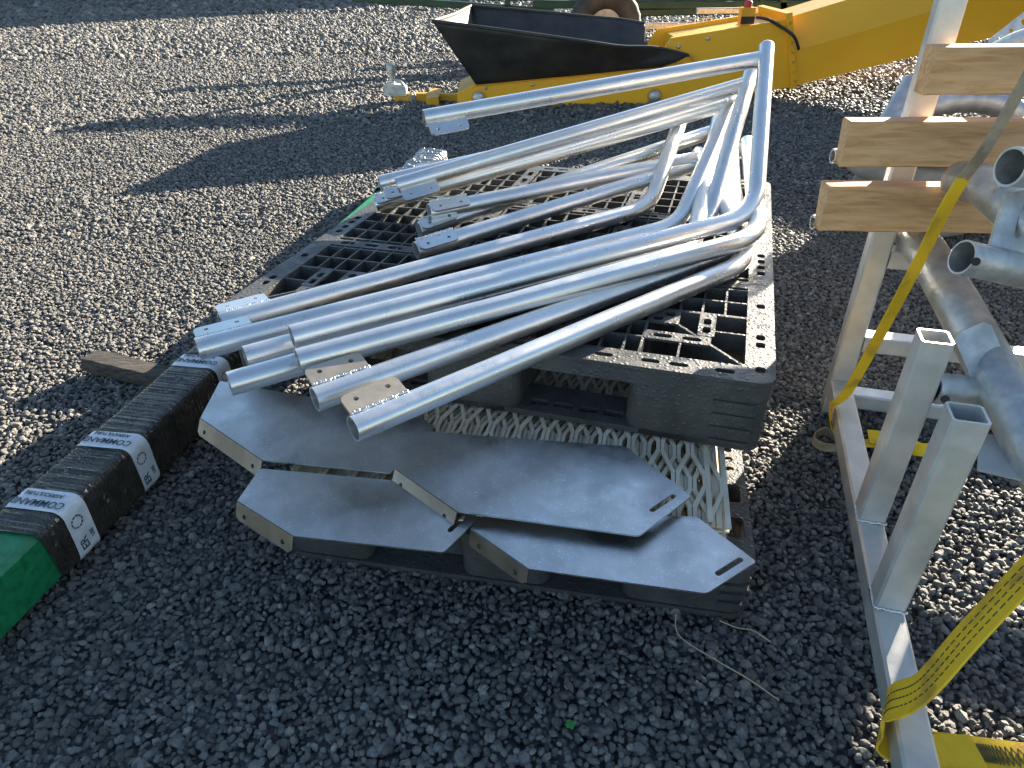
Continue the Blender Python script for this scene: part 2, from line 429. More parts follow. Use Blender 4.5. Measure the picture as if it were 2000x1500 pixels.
# ------------------------------------------------------------------ upper pallet
PU = V3((.952, -.306, 0)).normalized(); PV = V3((.306, .952, 0)).normalized()
PO = V3((-.619, 1.297, 0)); PW, PD = 1.12, 1.19
ZT, ZB = .36, .21
def pp(u, v, z): return PO + PU * u + PV * v + V3((0, 0, z))
pal = thing('plastic_pallet', 'damp black plastic pallet with lattice deck carrying the bent tubes', 'pallet', pp(PW / 2, PD / 2, ZB), 'stacked black plastic pallets')
BASE_P = BASE[pal.name]
def rrect(x0, y0, x1, y1, r, n=5): return slot((x0 + x1) / 2, (y0 + y1) / 2, x1 - x0, y1 - y0, n, r)
RIM = .052
holes = [rrect(RIM, RIM, PW - RIM, PD - RIM, .008, 2)]
for v in (.045, .135, .165, .30, .47, .505, .54, .575, .74, .90, .93, .985, 1.02, 1.05, 1.12):
    for uu in (.026, PW - .026): holes.append(slot(uu, v, .017, .021, 3, .006))
for u in (.09, .165, .215, .30, .42, .47, .56, .65, .70, .82, .905, .955, 1.035):
    for vv in (.026, PD - .026): holes.append(slot(u, vv, .034, .013, 3, .006))
rim = MB(); rim.add(*sheet(rrect(0, 0, PW, PD, .03), holes, .008, basis(pp(0, 0, ZT - .004), PU, PV)))
# turned-down edge of the rim
lip = rrect(0.0, 0.0, PW, PD, .03); lipi = rrect(.004, .004, PW - .004, PD - .004, .027)
rim.add(*sheet(lip, [lipi], .028, basis(pp(0, 0, ZT - .0225), PU, PV)))
rim.build('deck_rim', 'pallet', pal)
# lattice
gr = MB()
def rib(u0, v0, u1, v1, t=.0045, dz=.034, top=.0):
    a, b = pp(u0, v0, 0), pp(u1, v1, 0); x = (b - a); l = x.length; x.normalize(); n = x.cross(V3((0, 0, 1)))
    gr.box((a + b) / 2 + V3((0, 0, ZT - top - dz / 2)), x * l / 2, n * t / 2, V3((0, 0, dz / 2)))
i0, i1 = RIM - .002, PW - RIM + .002; j0, j1 = RIM - .002, PD - RIM + .002
for a, b in ((i0, i1),):
    rib(i0, j0, i1, j0, .005, .05, .001); rib(i0, j1, i1, j1, .005, .05, .001); rib(i0, j0, i0, j1, .005, .05, .001); rib(i1, j0, i1, j1, .005, .05, .001)
CN = .19                                  # corner panels
us = np.linspace(i0, i1, 24); vs_ = np.linspace(j0, j1, 18)
def incorner(u, v): return (u < i0 + CN or u > i1 - CN) and (v < j0 + CN or v > j1 - CN)
for k, u in enumerate(us[1:-1]):
    c = u < i0 + CN or u > i1 - CN
    rib(u, j0 + (CN if c else 0), u, j1 - (CN if c else 0), .0042, .036, .0015)
for k, v in enumerate(vs_[1:-1]):
    c = v < j0 + CN or v > j1 - CN
    rib(i0 + (CN if c else 0), v, i1 - (CN if c else 0), v, .0046, .032, .0008)
gr.build('deck_lattice', 'pallet', pal)
# flat slotted bands and corner panels between the ribs
bd = MB()
def flat(u0, v0, u1, v1, hs, z=ZT - .0028, th=.005): bd.add(*sheet(rrect(u0, v0, u1, v1, .004, 2), hs, th, basis(pp(0, 0, z), PU, PV)))
for u in (.375, .745):
    hs = [slot(u, v, .018, .045, 3, .006) for v in np.arange(.12, 1.1, .075)]
    flat(u - .02, j0, u + .02, j1, hs)
for v in (.40, .79):
    for ua, ub in ((i0, .355), (.395, .725), (.765, i1)):
        hs = [slot(u, v, .038, .016, 3, .006) for u in np.arange(ua + .04, ub - .03, .066)]
        flat(ua, v - .018, ub, v + .018, hs)
for su, cu in ((1, i0), (-1, i1)):
    for sv_, cv in ((1, j0), (-1, j1)):
        def f(a0, b0, a1, b1, hs=()):
            ua, ub = sorted((cu + su * a0, cu + su * a1)); va, vb = sorted((cv + sv_ * b0, cv + sv_ * b1))
            flat(ua, va, ub, vb, [slot(cu + su * p, cv + sv_ * q, lx, ly, 3, .006) for p, q, lx, ly in hs])
        f(.065, .060, .19, .092, [(.10, .076, .036, .014), (.155, .076, .036, .014)])
        f(.060, .095, .092, .19, [(.076, .12, .015, .026), (.076, .155, .015, .026)])
        f(.13, .13, .19, .19, [(.15, .17, .02, .02), (.172, .148, .02, .02)])
        rib(cu, cv, cu + su * .135, cv + sv_ * .135, .005, .036, .001)
        rib(cu + su * CN, cv, cu + su * CN, cv + sv_ * CN, .005, .036, .001); rib(cu, cv + sv_ * CN, cu + su * CN, cv + sv_ * CN, .005, .036, .001)
        rib(cu + su * .12, cv, cu + su * .12, cv + sv_ * .06, .004, .036, .001); rib(cu, cv + sv_ * .12, cu + su * .06, cv + sv_ * .12, .004, .036, .001)
bd.build('deck_band', 'pallet', pal)
gr2 = gr  # (corner ribs were added after the lattice was built, give them their own mesh)
cr = MB(); n0 = 8 * (4 + 22 + 16)
cr.v = gr.v[n0:]; cr.f = [[i - n0 for i in f] for f in gr.f[6 * 42:]]; cr.sm = [False] * len(cr.f); 
q_ = len(cr.v) // 4
for k in range(4):
    c1 = MB(); c1.v = cr.v[k * q_:(k + 1) * q_]; nf = len(cr.f) // 4; c1.f = [[i - k * q_ for i in f] for f in cr.f[k * nf:(k + 1) * nf]]; c1.sm = [False] * nf; c1.build('corner_rib', 'pallet', pal)
# hollow feet
def foot(u0, v0, u1, v1, pz0=ZB, pz1=ZT - .036):
    m = MB(); m.add(*sheet(rrect(u0, v0, u1, v1, .028), [rrect(u0 + .005, v0 + .005, u1 - .005, v1 - .005, .024)], pz1 - pz0, basis(pp(0, 0, (pz0 + pz1) / 2), PU, PV)))
    return m
ub = ((.004, .25), (.46, .66), (.87, PW - .004)); vb = ((.004, .25), (.49, .70), (.94, PD - .004))
for ua, ub_ in ub:
    for va, vb_ in vb:
        m = foot(ua, va, ub_, vb_)
        if ua > .8 and va < .1:               # moulded steps on the corner by the rack
            for k in range(4):
                z = ZT - .05 - k * .028
                m.box(pp(PW - .0015, .10, z), PU * .004, PV * .055, V3((0, 0, .0035))); m.box(pp(PW - .06, .0025, z), PU * .035, PV * .004, V3((0, 0, .0035)))
        m.build('foot', 'pallet', pal)
# bottom skids with slots
for va, vb_ in ((0.004, .10), (.545, .645), (PD - .104, PD - .004)):
    m = MB(); hs = [slot(u, (va + vb_) / 2 - .015, .040, .020, 3, .007) for u in (.285, .335, .385, .435, .695, .745, .795, .845)]
    m.add(*sheet(rrect(.02, va, PW - .02, vb_, .006, 2), hs, .012, basis(pp(0, 0, ZB + .0065), PU, PV))); m.build('skid', 'pallet', pal)
# lattice face seen inside the fork openings
for ua, ub_ in ((.25, .46), (.66, .87)):
    m = MB()
    for k in range(6): m.box(pp((ua + ub_) / 2, .17, ZB + .03 + k * .016), PU * (ub_ - ua) / 2, PV * .03, V3((0, 0, .0012)))
    for u in np.linspace(ua, ub_, 6)[1:-1]: m.box(pp(u, .18, ZB + .07), PU * .002, PV * .03, V3((0, 0, .045)))
    m.build('fork_lattice', 'pallet', pal)

# ------------------------------------------------------------------ lower pallet
LO = at(565, 1085, .004); LO.z = 0; LR = at(1455, 1215, .004); LR.z = 0
LU = (LR - LO); LW = LU.length; LU.normalize(); LV = V3((-LU.y, LU.x, 0)); LD = 1.12; LZ = .128
def lp(u, v, z): return LO + LU * u + LV * v + V3((0, 0, z))
lpal = thing('plastic_pallet', 'black plastic pallet standing on the gravel below the mesh sheets', 'pallet', lp(LW / 2, LD / 2, 0), 'stacked black plastic pallets')
hs = [rrect(.06, .05, LW - .055, LD - .05, .008, 2)]
hs += [slot(LW - .027, v, .016, .016, 4) for v in np.arange(.26, .62, .030)]
hs += [slot(LW - .028, v, .030, .050, 3, .008) for v in (.10, .19, .70, .79)]
hs += [slot(.028, v, .030, .050, 3, .008) for v in np.arange(.1, 1.05, .09)]
hs += [slot(u, .026, .042, .020, 3, .006) for u in np.arange(.12, LW - .08, .085)]
m = MB(); m.add(*sheet(rrect(0, 0, LW, LD, .03), hs, .007, basis(lp(0, 0, LZ - .0035), LU, LV))); m.build('deck_rim', 'pallet', lpal)
m = MB()
for u in np.linspace(.06, LW - .055, 15): m.box(lp(u, LD / 2, LZ - .0225), LU * .002, LV * (LD / 2 - .05), V3((0, 0, .02)))
for v in np.linspace(.05, LD - .05, 20): m.box(lp(LW / 2, v, LZ - .0215), LU * (LW / 2 - .06), LV * .002, V3((0, 0, .019)))
m.build('deck_lattice', 'pallet', lpal)
for ua, ub_ in ((.003, .17), (.345, .51), (LW - .215, LW - .003)):
    for va, vb_ in ((.003, .22), (.46, .66), (LD - .22, LD - .003)):
        m = MB(); h = LZ - .008
        m.add(*sheet(rrect(ua, va, ub_, vb_, .026), [rrect(ua + .005, va + .005, ub_ - .005, vb_ - .005, .022)], h - .02, basis(lp(0, 0, .02 + (h - .02) / 2), LU, LV)))
        if ua > LW * .6 and va < .1:
            for k in range(3):
                m.box(lp(LW - .032, .0025, .045 + k * .022), LU * .020, LV * .006, V3((0, 0, .004))); m.box(lp(LW - .0025, .06, .045 + k * .022), LU * .006, LV * .03, V3((0, 0, .004)))
        m.build('foot', 'pallet', lpal)
# skirt with a row of drain holes and the bottom flange
sk = MB(); hs = [slot(u, .078, .011, .009, 4) for u in np.arange(.20, .335, .026)] + [slot(u, .078, .011, .009, 4) for u in np.arange(.53, LW - .225, .026)]
sk.add(*sheet([(.172, .02), (LW - .217, .02), (LW - .217, LZ - .036), (.172, LZ - .036)], hs, .004, basis(lp(0, .05, 0), LU, (0, 0, 1)))); sk.build('skirt', 'pallet', lpal)
for va, vb_ in ((0, .075), (.50, .62), (LD - .075, LD)):
    MB().add(*sheet(rrect(0, va, LW, vb_, .028), [], .016, basis(lp(0, 0, .0105), LU, LV))).build('skid', 'pallet', lpal)

# ------------------------------------------------------------------ stack of expanded mesh sheets between the pallets
def mesh_sheet(w, dp, pitch=.027, half=.085, sw=.0080, th=.0040):
    m = MB(); n = int(w / pitch)
    for i in range(n + 1):
        x = i * pitch; s = 1 if i % 2 else -1; vs = []; fs = []
        k = 0; y = 0.0
        while y <= dp:
            for fy, off in ((0, 1), (.16, 1), (.5, -1), (.66, -1)):
                yy = y + fy * half * 2
                if yy > dp: break
                xo = x + s * off * (pitch / 2 - sw * .42)
                vs += [(xo - sw / 2, yy, 0), (xo + sw / 2, yy, 0), (xo + sw / 2, yy, th), (xo - sw / 2, yy, th)]
                if k:
                    a = 4 * (k - 1); b = 4 * k
                    fs += [(a + q, a + (q + 1) % 4, b + (q + 1) % 4, b + q) for q in range(4)]
                k += 1
            y += half * 2
        fs += [(0, 1, 2, 3), tuple(4 * (k - 1) + q for q in (3, 2, 1, 0))]
        m.add(vs, fs)
    for x in (-pitch * .55, n * pitch + pitch * .55): m.box((x, dp / 2, th / 2), (sw * .55, 0, 0), (0, dp / 2, 0), (0, 0, th / 2 + .0002))
    return m
NS = 13; zs0 = LZ + .0005; dz = (ZB - .002 - zs0) / NS
src = None
for k in range(NS):
    lab = 'cream expanded metal mesh sheet in the stack between the two black pallets'
    if src is None:
        mm = mesh_sheet(.72, 1.02); me0 = mm.build('mesh_sheet', 'creamsheet', base=(0, 0, 0), label=lab, cat='mesh sheet', group='stacked expanded mesh sheets'); src = me0; o = me0
    else:
        o = src.copy(); COL.objects.link(o)
    q = lp(.055 + random.choice((0, .027, .0135)) + random.uniform(-.004, .004), .035 + random.uniform(-.02, .02), zs0 + k * dz)
    o.location = q; o.rotation_euler = (0, 0, math.atan2(LU.y, LU.x) + random.uniform(-.008, .008))
    o['label'] = 'cream expanded metal mesh sheet, %s up from the lower pallet in its stack' % ('first second third fourth fifth sixth seventh eighth ninth tenth eleventh twelfth thirteenth'.split()[k])
    if k == NS - 1: o['label'] = 'cream expanded metal mesh sheet on top of its stack, under the aluminium plates'
# ------------------------------------------------------------------ aluminium plates lying on the mesh stack
def plate(zc, px, slot_px, label, tilt=None, flz=-.028):
    # px: TL, TR, tip, BR, foldB, foldT, flangeT, flangeB measured in the photograph; tilt = plane normal
    n = V3(tilt or (0, 0, 1)).normalized(); p0 = at(*px[5], zc)
    P = [onp(*q, p0, n) for q in px[:6]]
    t = thing('aluminium_plate', label, 'plate', (sum((p.x for p in P)) / 6, sum((p.y for p in P)) / 6, zc), 'bent aluminium plates laid on the mesh stack')
    x = (P[4] - P[5]).normalized(); m = basis(P[5], x, n.cross(x)); mi = m.inverted()
    L2 = [(mi @ p).to_2d() for p in P]
    def soften(L, idx, r=.008):
        out = []
        for i, p in enumerate(L):
            if i in idx:
                a = (L[i - 1] - p).normalized(); b = (L[(i + 1) % len(L)] - p).normalized()
                out += [p + a * r, p + (a + b) * r * .3, p + b * r]
            else: out.append(p)
        return [tuple(q) for q in out]
    hs = []
    if slot_px:
        a, b = [(mi @ onp(*q, p0, n)).to_2d() for q in slot_px]
        d = (b - a); l = d.length; d.normalize(); nn = V3((-d.y, d.x, 0)).to_2d(); c = (a + b) / 2
        hs = [[tuple(c + d * q[0] + nn * q[1]) for q in slot(0, 0, l, .009, 4)]]
    MB().add(*sheet(soften(L2, (0, 1, 2, 3), .005), hs, .003, m)).build('sheet', 'plate', t)
    A, B = P[5], P[4]
    fo = [onp(*px[6], p0 + V3((0, 0, flz)), V3((0, 0, 1))), onp(*px[7], p0 + V3((0, 0, flz)), V3((0, 0, 1)))]
    fx = (B - A); L = fx.length; fx.normalize(); out = ((fo[0] + fo[1]) / 2 - (A + B) / 2); out -= fx * out.dot(fx); wdt = out.length
    fm = basis(A, fx, out)
    q = [(0, 0), (L, 0), (L + .002, wdt - .008), (L - .006, wdt), (.010, wdt), (.002, wdt - .006)]
    hs = [slot(.024, wdt * .62, .0085, .0085, 4), slot(L - .022, wdt * .62, .0085, .0085, 4)]
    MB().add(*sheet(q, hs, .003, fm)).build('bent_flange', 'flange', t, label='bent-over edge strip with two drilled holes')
    return t
plate(.226, [(430, 745), (823, 817), (849, 834), (764, 925), (513, 900), (392, 817), (370, 836), (489, 920)], None,
      'scratched aluminium plate beside the wrapped beam, lying under the tube ends', (-.0, .0, 1))
plate(.2165, [(508, 916), (842, 946), (935, 1012), (867, 1080), (574, 1048), (464, 979), (442, 1001), (553, 1070)], [(876, 1040), (909, 1008)],
      'aluminium plate at the front pallet corner nearest the wrapped beam, flange over gravel', (0, 0, 1))
plate(.2165, [(936, 1010), (1360, 1010), (1477, 1098), (1380, 1160), (1033, 1112), (920, 1033), (910, 1063), (1023, 1138)], [(1398, 1124), (1449, 1092)],
      'aluminium plate whose pointed tip reaches the pallet corner nearest the rack', (0, 0, 1))
plate(.236, [(827, 843), (1222, 873), (1350, 970), (1248, 1048), (893, 1000), (772, 916), (750, 938), (871, 1026)], [(1270, 1000), (1318, 968)],
      'aluminium plate lying on top of the other plates', (0, .0, 1))

# ------------------------------------------------------------------ bent aluminium tube frames
TR = .0212
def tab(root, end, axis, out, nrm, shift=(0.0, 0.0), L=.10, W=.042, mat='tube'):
    axis = V3(axis).normalized(); out = V3(out); out = (out - axis * out.dot(axis)).normalized(); nn = axis.cross(out)
    if nn.dot(V3(nrm)) < 0: nn = -nn
    o = V3(end) + axis * .004 + out * shift[0] + nn * shift[1]
    m = basis(o, axis, out)
    q = [(0, 0), (L, 0), (L, W - .010), (L - .003, W - .003), (L - .010, W), (.010, W), (.003, W - .003), (0, W - .010)]
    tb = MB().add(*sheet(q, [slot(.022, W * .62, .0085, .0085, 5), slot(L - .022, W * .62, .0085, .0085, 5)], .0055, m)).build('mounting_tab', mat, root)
    wb = MB(); rr = random.Random(hash(tuple(round(c, 3) for c in end)) % 9999)
    for k in range(26):
        c = o + axis * (k + .5) * L / 26 + out * (.001 + rr.uniform(-.001, .0015)) + nn * .0035
        r = rr.uniform(.0028, .0042)
        vs = [c + axis * r * math.cos(a) + out * r * 1.1 * math.sin(a) for a in (0, 1.05, 2.09, 3.14, 4.19, 5.24)]
        wb.add(vs + [c + nn * r * .8, c - nn * r * .8], [(i, (i + 1) % 6, 6) for i in range(6)] + [((i + 1) % 6, i, 7) for i in range(6)], True)
    wb.build('weld_bead', 'weld', tb)
def tube_frame(P0, P1, P2, W=None, P3=None, label='', tab0=None, tab3=None, rad=.20):
    lo = min((p.z for p in (P0, P1, P2)))
    t = thing('tube_frame', label, 'tube frame', ((P0.x + P1.x) / 2, (P0.y + P1.y) / 2, lo - TR), 'bent aluminium tube frames piled on the pallet')
    MB().tube(fillet(P0, P1, P2, rad, 14), TR, 32, .0028, None, 'dome').build('bent_tube', 'tube', t)
    if P3 is not None:
        d = (P3 - W).normalized(); a = W + d * TR * .55
        so_ = MB().tube([a + (P3 - a) * k / 8 for k in range(9)], TR * .98, 32, .0028, 'flat', None).build('strut', 'tube', t)
        wr = MB(); pd = (P2 - P1).normalized(); rr = random.Random(int(P3.x * 1e4))
        u = d.cross(pd).normalized(); w2 = d.cross(u)
        for k in range(30):
            an = 2 * math.pi * k / 30; c = W + d * (TR * (1.02 + .25 * abs(math.cos(an)) ** 2 * 0 )) + (u * math.cos(an) + w2 * math.sin(an)) * TR * 1.04
            # slide on to the upright's surface
            rel = c - W; rel_ax = pd * rel.dot(pd); rp = rel - rel_ax; side = u * rel.dot(u)
            depth = math.sqrt(max(TR ** 2 - side.length ** 2, 0)); dd = d - pd * d.dot(pd); dd.normalize()
            c = W + rel_ax + side + dd * (depth + .001)
            r = rr.uniform(.003, .0045)
            vs = [c + u * r * math.cos(a) + d * r * math.sin(a) for a in (0, 1.05, 2.09, 3.14, 4.19, 5.24)]
            n_ = u.cross(d)
            wr.add(vs + [c + n_ * r, c - n_ * r], [(i, (i + 1) % 6, 6) for i in range(6)] + [((i + 1) % 6, i, 7) for i in range(6)], True)
        wr.build('weld_ring', 'weld', so_)
    upz = V3((0, 0, 1))
    def leg_tab(end, axis, mode):
        axis = axis.normalized(); side = upz.cross(axis).normalized()       # to the left of the tube looking along it
        up = axis.cross(side)
        if mode == 'back': tab(t, end, axis, side, up, (TR * .75, TR * .55))
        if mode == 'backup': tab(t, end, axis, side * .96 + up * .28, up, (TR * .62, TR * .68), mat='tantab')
        if mode == 'under': tab(t, end, axis, -side * .8 - up * .5, up, (TR * .88, -.001), W=.040)
        if mode == 'top': tab(t, end, axis, -side * .88 - up * .35, up, (-TR * .55, TR * 1.02), W=.040)
    if tab0: leg_tab(P0, P1 - P0, tab0)
    if tab3: leg_tab(P3, W - P3, tab3)
    return t
ZD = ZT + TR
tube_frame(at(432, 632, ZD), at(1268, 405, ZD), att(1338, 210, 2.06), att(1334, 222, 2.05), att(741, 358, 1.86),
           'bent tube frame whose leg lies deepest on the deck, farthest from the pallet front', 'back', 'under')
tube_frame(at(386, 682, ZD + .004), at(1325, 440, ZD), att(1434, 188, 2.0), att(1421, 203, 1.985), at(734, 399, ZD),
           'bent tube frame whose leg end sticks out farthest over the wrapped beam', 'back', 'top')
tube_frame(at(479, 698, ZD), at(1378, 447, ZD), att(1467, 142, 1.96), att(1458, 164, 1.95), att(775, 362, 1.81),
           'bent tube frame with its strut just below the highest strut', None, 'under')
tube_frame(at(448, 750, ZD), at(1352, 490, ZD), att(1402, 236, 2.12), att(1395, 256, 2.10), at(818, 449, ZD),
           'bent tube frame with its leg end resting above the scratched plate', None, 'top')
tube_frame(at(582, 705, ZD + .030), at(1484, 462, ZD + .040), att(1459, 278, 2.05), att(1451, 292, 2.045), at(838, 414, ZD + .040),
           'bent tube frame curving round against the deck edge nearest the rack', None, 'top')
tube_frame(at(615, 780, ZD), at(1440, 487, ZD), att(1428, 300, 1.98), None, None,
           'bent tube without strut, tucked low between two legs at the pallet front', 'backup', None)
tube_frame(at(690, 838, ZD), at(1470, 508, ZD), att(1364, 300, 2.02), att(1358, 322, 2.0), at(812, 489, ZD),
           'bent tube frame nearest the pallet front, open leg end over the plates', 'backup', 'top')
tube_frame(at(570, 658, .428), at(1474, 421, .434), att(1497, 92, 1.90), att(1493.5, 114, 1.89), att(828, 231, 1.70),
           'bent tube frame on top of the pile, its strut rising highest of all', None, 'under', rad=.20)
# ------------------------------------------------------------------ green beam wrapped in stretch film
BZ0 = .03; BH = .115; BW = .118
bdir = (at(866, 300, .15) - at(286, 846, .15)); bdir.z = 0; bdir.normalize(); bside = V3((bdir.y, -bdir.x, 0))   # to the right
BR = at(286, 846, BZ0 + BH); BR.z = 0                    # a point below the right-hand top edge
def bp(s, w, z): return BR + bdir * s + bside * (w) + V3((0, 0, z))   # w: 0 at the right edge, -BW at the left
bm_root = thing('steel_beam', 'long green steel beam wrapped in black stretch film with printed white tape bands', 'steel beam', bp(1.0, -BW / 2, BZ0))
s_far = (at(850, 292, .16) - BR).dot(bdir)
MB().beam(bp(-1.6, -BW / 2, BZ0 + BH / 2), bp(s_far, -BW / 2, BZ0 + BH / 2), BW, BH, (0, 0, 1), .010).build('beam_body', 'greenpaint', bm_root)
def perim(n, off):                                       # rounded outline of the beam, starting low on the right side
    hw, hh, r = BW / 2 + off, BH / 2 + off, .014 + off
    pts = slot(0, 0, 2 * hw, 2 * hh, 5, r); pts.append(pts[0]); L = [0]
    for a, b in zip(pts, pts[1:]): L.append(L[-1] + math.dist(a, b))
    out = []
    for k in range(n):
        q = L[-1] * k / n; i = max(j for j in range(len(L)) if L[j] <= q + 1e-9); i = min(i, len(pts) - 2)
        f = (q - L[i]) / max(L[i + 1] - L[i], 1e-9); out.append((pts[i][0] + (pts[i + 1][0] - pts[i][0]) * f, pts[i][1] + (pts[i + 1][1] - pts[i][1]) * f))
    return out
def sleeve(s0, s1, step, off, wr, seed, np_=64, flare=0.0):
    rr = np.random.default_rng(seed); m = MB(); n = max(2, int((s1 - s0) / step)); per = perim(np_, off)
    prof = rr.normal(0, 1, n + 1 + np_ * 2); drift = np.cumsum(rr.normal(0, .35, np_)).astype(int)
    vs = []; fs = []
    for i in range(n + 1):
        s = s0 + (s1 - s0) * i / n
        for j, (w, z) in enumerate(per):
            amp = wr * (prof[(i + drift[j]) % len(prof)] + .5 * prof[(i * 2 + drift[(j * 3) % np_] * 2) % len(prof)])
            l = math.hypot(w, z); k = 1 + amp / l
            sl = .004 * math.sin(j * 2 * math.pi / np_ + seed) if i in (0, n) else 0
            vs.append(bp(s + sl, -BW / 2 + w * k, BZ0 + BH / 2 + z * k))
    for i in range(n):
        for j in range(np_):
            k = (j + 1) % np_; fs.append((i * np_ + j, i * np_ + k, (i + 1) * np_ + k, (i + 1) * np_ + j))
    m.add(vs, fs, wr < .0005); return m
def s_of(px, py): return (at(px, py, BZ0 + BH) - BR).dot(bdir)
b1, b2, b3 = s_of(135, 990), s_of(262, 868), s_of(438, 712)
f0 = b1 - .075
film = [(f0, b1 - .02, 3), (b1 + .02, b2 - .02, 4), (b2 + .02, b3 - .02, 5), (b3 + .02, b3 + .10, 6)]
for a, b, sd_ in film: sleeve(a, b, .0042, .003, .00065, sd_).build('stretch_film', 'film', bm_root)
sleeve(s_far - .60, s_far + .02, .010, .010, .004, 12).build('clear_film', 'clear', bm_root, label='silvery crumpled clear film round the far end')
for k, b in enumerate((b1, b2, b3)):
    tp = sleeve(b - .026, b + .026, .004, .0048, .0004, 20 + k).build('tape_band', 'bluewhite', bm_root, label='white tape band printed with dark capital letters')
    top = BZ0 + BH + .0058; tm = MB()
    # the print runs up the right side and across the top, read from the far side
    tm.add(*text_mesh('COMMAND', .0222, basis(bp(b - .006, -BW * .50, top + .0010), -bside, -bdir)))
    tm.add(*text_mesh('AGRICULTURE', .0125, basis(bp(b + .016, -BW * .52, top + .0010), -bside, -bdir)))
    rx = .0060
    ring = MB()
    for q in range(10):
        a = 2 * math.pi * q / 10; c = bp(b + .012 * math.cos(a) - .002, rx, BZ0 + BH * .70 + .012 * math.sin(a))
        tng = (bdir * -math.sin(a) + V3((0, 0, 1)) * math.cos(a)); rad = bdir * math.cos(a) + V3((0, 0, 1)) * math.sin(a)
        tm.box(c, tng * .0026, rad * .0013, bside * .0004)
    tm.add(*text_mesh('ER', .024, basis(bp(b - .006, rx, BZ0 + BH * .26), (0, 0, 1), -bdir)))
    tm.add(*text_mesh('USE', .011, basis(bp(b + .016, rx, BZ0 + BH * .32), (0, 0, 1), -bdir)))
    tm.add(*text_mesh('ER', .022, basis(bp(b - .006, -BW - rx, BZ0 + BH * .72), (0, 0, -1), -bdir)))
    tm.build('printed_lettering', 'ink', tp)
# weathered timber the beam rests on
wd = MB(); e0 = at(178, 703, .040); e1 = bp(.34, .0, .022); e1.z = .006
dd = (e1 - e0).normalized(); rr = random.Random(3); nn = dd.cross(V3((0, 0, 1)))
vs = []; fs = []; ns = 14
for i in range(ns + 1):
    c = e0 + (e1 - e0) * i / ns
    for (q, z) in ((-.030, -.021), (.030, -.021), (.033, -.002), (.026, .022), (-.026, .0225), (-.034, 0)):
        vs.append(c + nn * (q + rr.uniform(-.002, .002)) + V3((0, 0, z * (1 if i else .8) + rr.uniform(-.0012, .0005))) + (dd * rr.uniform(-.012, .012) if i == 0 else V3()))
for i in range(ns):
    for j in range(6): fs.append((i * 6 + j, i * 6 + (j + 1) % 6, i * 6 + 6 + (j + 1) % 6, i * 6 + 6 + j))
fs += [tuple(range(6)), tuple(range(ns * 6, ns * 6 + 6))]
wd.add(vs, fs); wd.build('timber_bearer', 'oldwood', label='short weathered grey timber poking out from under the wrapped beam', cat='timber')
wd2 = MB(); c = bp(s_far - .35, -BW / 2, .014); wd2.beam(c - bside * .05, c + bside * .14, .06, .030); wd2.build('timber_bearer', 'oldwood', label='weathered timber under the far end of the wrapped beam', cat='timber')

# ------------------------------------------------------------------ yellow hopper conveyor
YN, YF = 5.12, 5.67; XH = V3((1, 0, 0))
mc = thing('hopper_conveyor', 'yellow towable belt conveyor with a black rubber hopper', 'conveyor', (aty(1100, 205, 5.2).x, 5.2, 0))
dY = V3((0, YF - YN, 0))
boot = [(893, 182), (928, 166), (1288, 131), (1292, 104), (1312, 74), (1538, 38), (1545, 170), (1300, 205), (930, 207), (893, 200)]
MB().prism([aty(x, y, YN) for x, y in boot], V3((0, .035, 0))).build('side_panel', 'yellow', mc)
MB().prism([aty(x, y, YN) + dY for x, y in boot], V3((0, -.035, 0))).build('side_panel', 'yellow', mc)
fl = MB(); q = [aty(x, y, YN) for x, y in ((1300, 205), (930, 207), (893, 200), (893, 182), (928, 166))]
fl.prism([p + V3((0, .036, .004)) for p in q], V3((0, YF - YN - .072, 0))); fl.build('boot_box', 'yellowdirty', mc)
cv = MB(); q = [aty(x, y, YN) + V3((0, .036, -.004)) for x, y in ((1330, 78), (1536, 44), (1542, 165), (1310, 195))]; cv.prism(q, V3((0, YF - YN - .072, 0))); cv.build('conveyor_box', 'yellow', mc)
# rail that clamps the rubber, and its bolts
rl = MB(); a, b = aty(925, 160, YN), aty(1290, 125, YN); rl.beam(a + V3((0, -.012, 0)), b + V3((0, -.012, 0)), .014, .05, (0, 0, 1), .002); rl.build('clamp_rail', 'yellowdirty', mc)
for k in range(7):
    c = a + (b - a) * (k + .4) / 7 + V3((0, -.020, 0)); MB().tube([c, c + V3((0, -.008, 0))], .010, 8, 0, 'flat', 'flat').build('bolt', 'galvdull', mc)
for x, y, r in ((1325, 91, .014), (1383, 75, .014), (948, 172, .012), (1040, 165, .011)):
    c = aty(x, y, YN); MB().tube([c + V3((0, .005, 0)), c + V3((0, -.010, 0))], r, 10, 0, 'flat', 'dome').build('bolt', 'galv', mc)
for x, y in ((935, 191), (1278, 188)):
    c = aty(x, y, YN); MB().tube([c + V3((0, .01, 0)), c + V3((0, -.016, 0))], .043, 26, 0, 'flat', 'dome').build('roller_cap', 'galv', mc)
    MB().tube([c + V3((0, .01, 0)), c + V3((0, -.004, 0))], .055, 26, 0, 'flat', 'flat').build('roller_plate', 'yellowdirty', mc)
c = aty(1337, 121, YN); pts_ = [c + V3((.052 * math.cos(a), -.03, .052 * math.sin(a))) for a in np.linspace(0, 2 * math.pi, 25)]
MB().tube(pts_, .009, 8, 0, 'flat', 'flat').build('hose_ring', 'yellowdirty', mc)
# joint flange
fj = MB(); q = [(1536, 26), (1548, 24), (1556, 172), (1545, 174)]
fj.prism([aty(x, y, YN - .03) for x, y in q], V3((0, YF - YN + .06, 0))); fj.build('joint_flange', 'yellow', mc)
for k in range(7):
    c = aty(1543 + k * 1.6, 45 + k * 19, YN - .03); MB().tube([c + V3((0, .002, 0)), c + V3((0, -.012, 0))], .010, 8, 0, 'flat', 'flat').build('bolt', 'yellowdirty', mc)
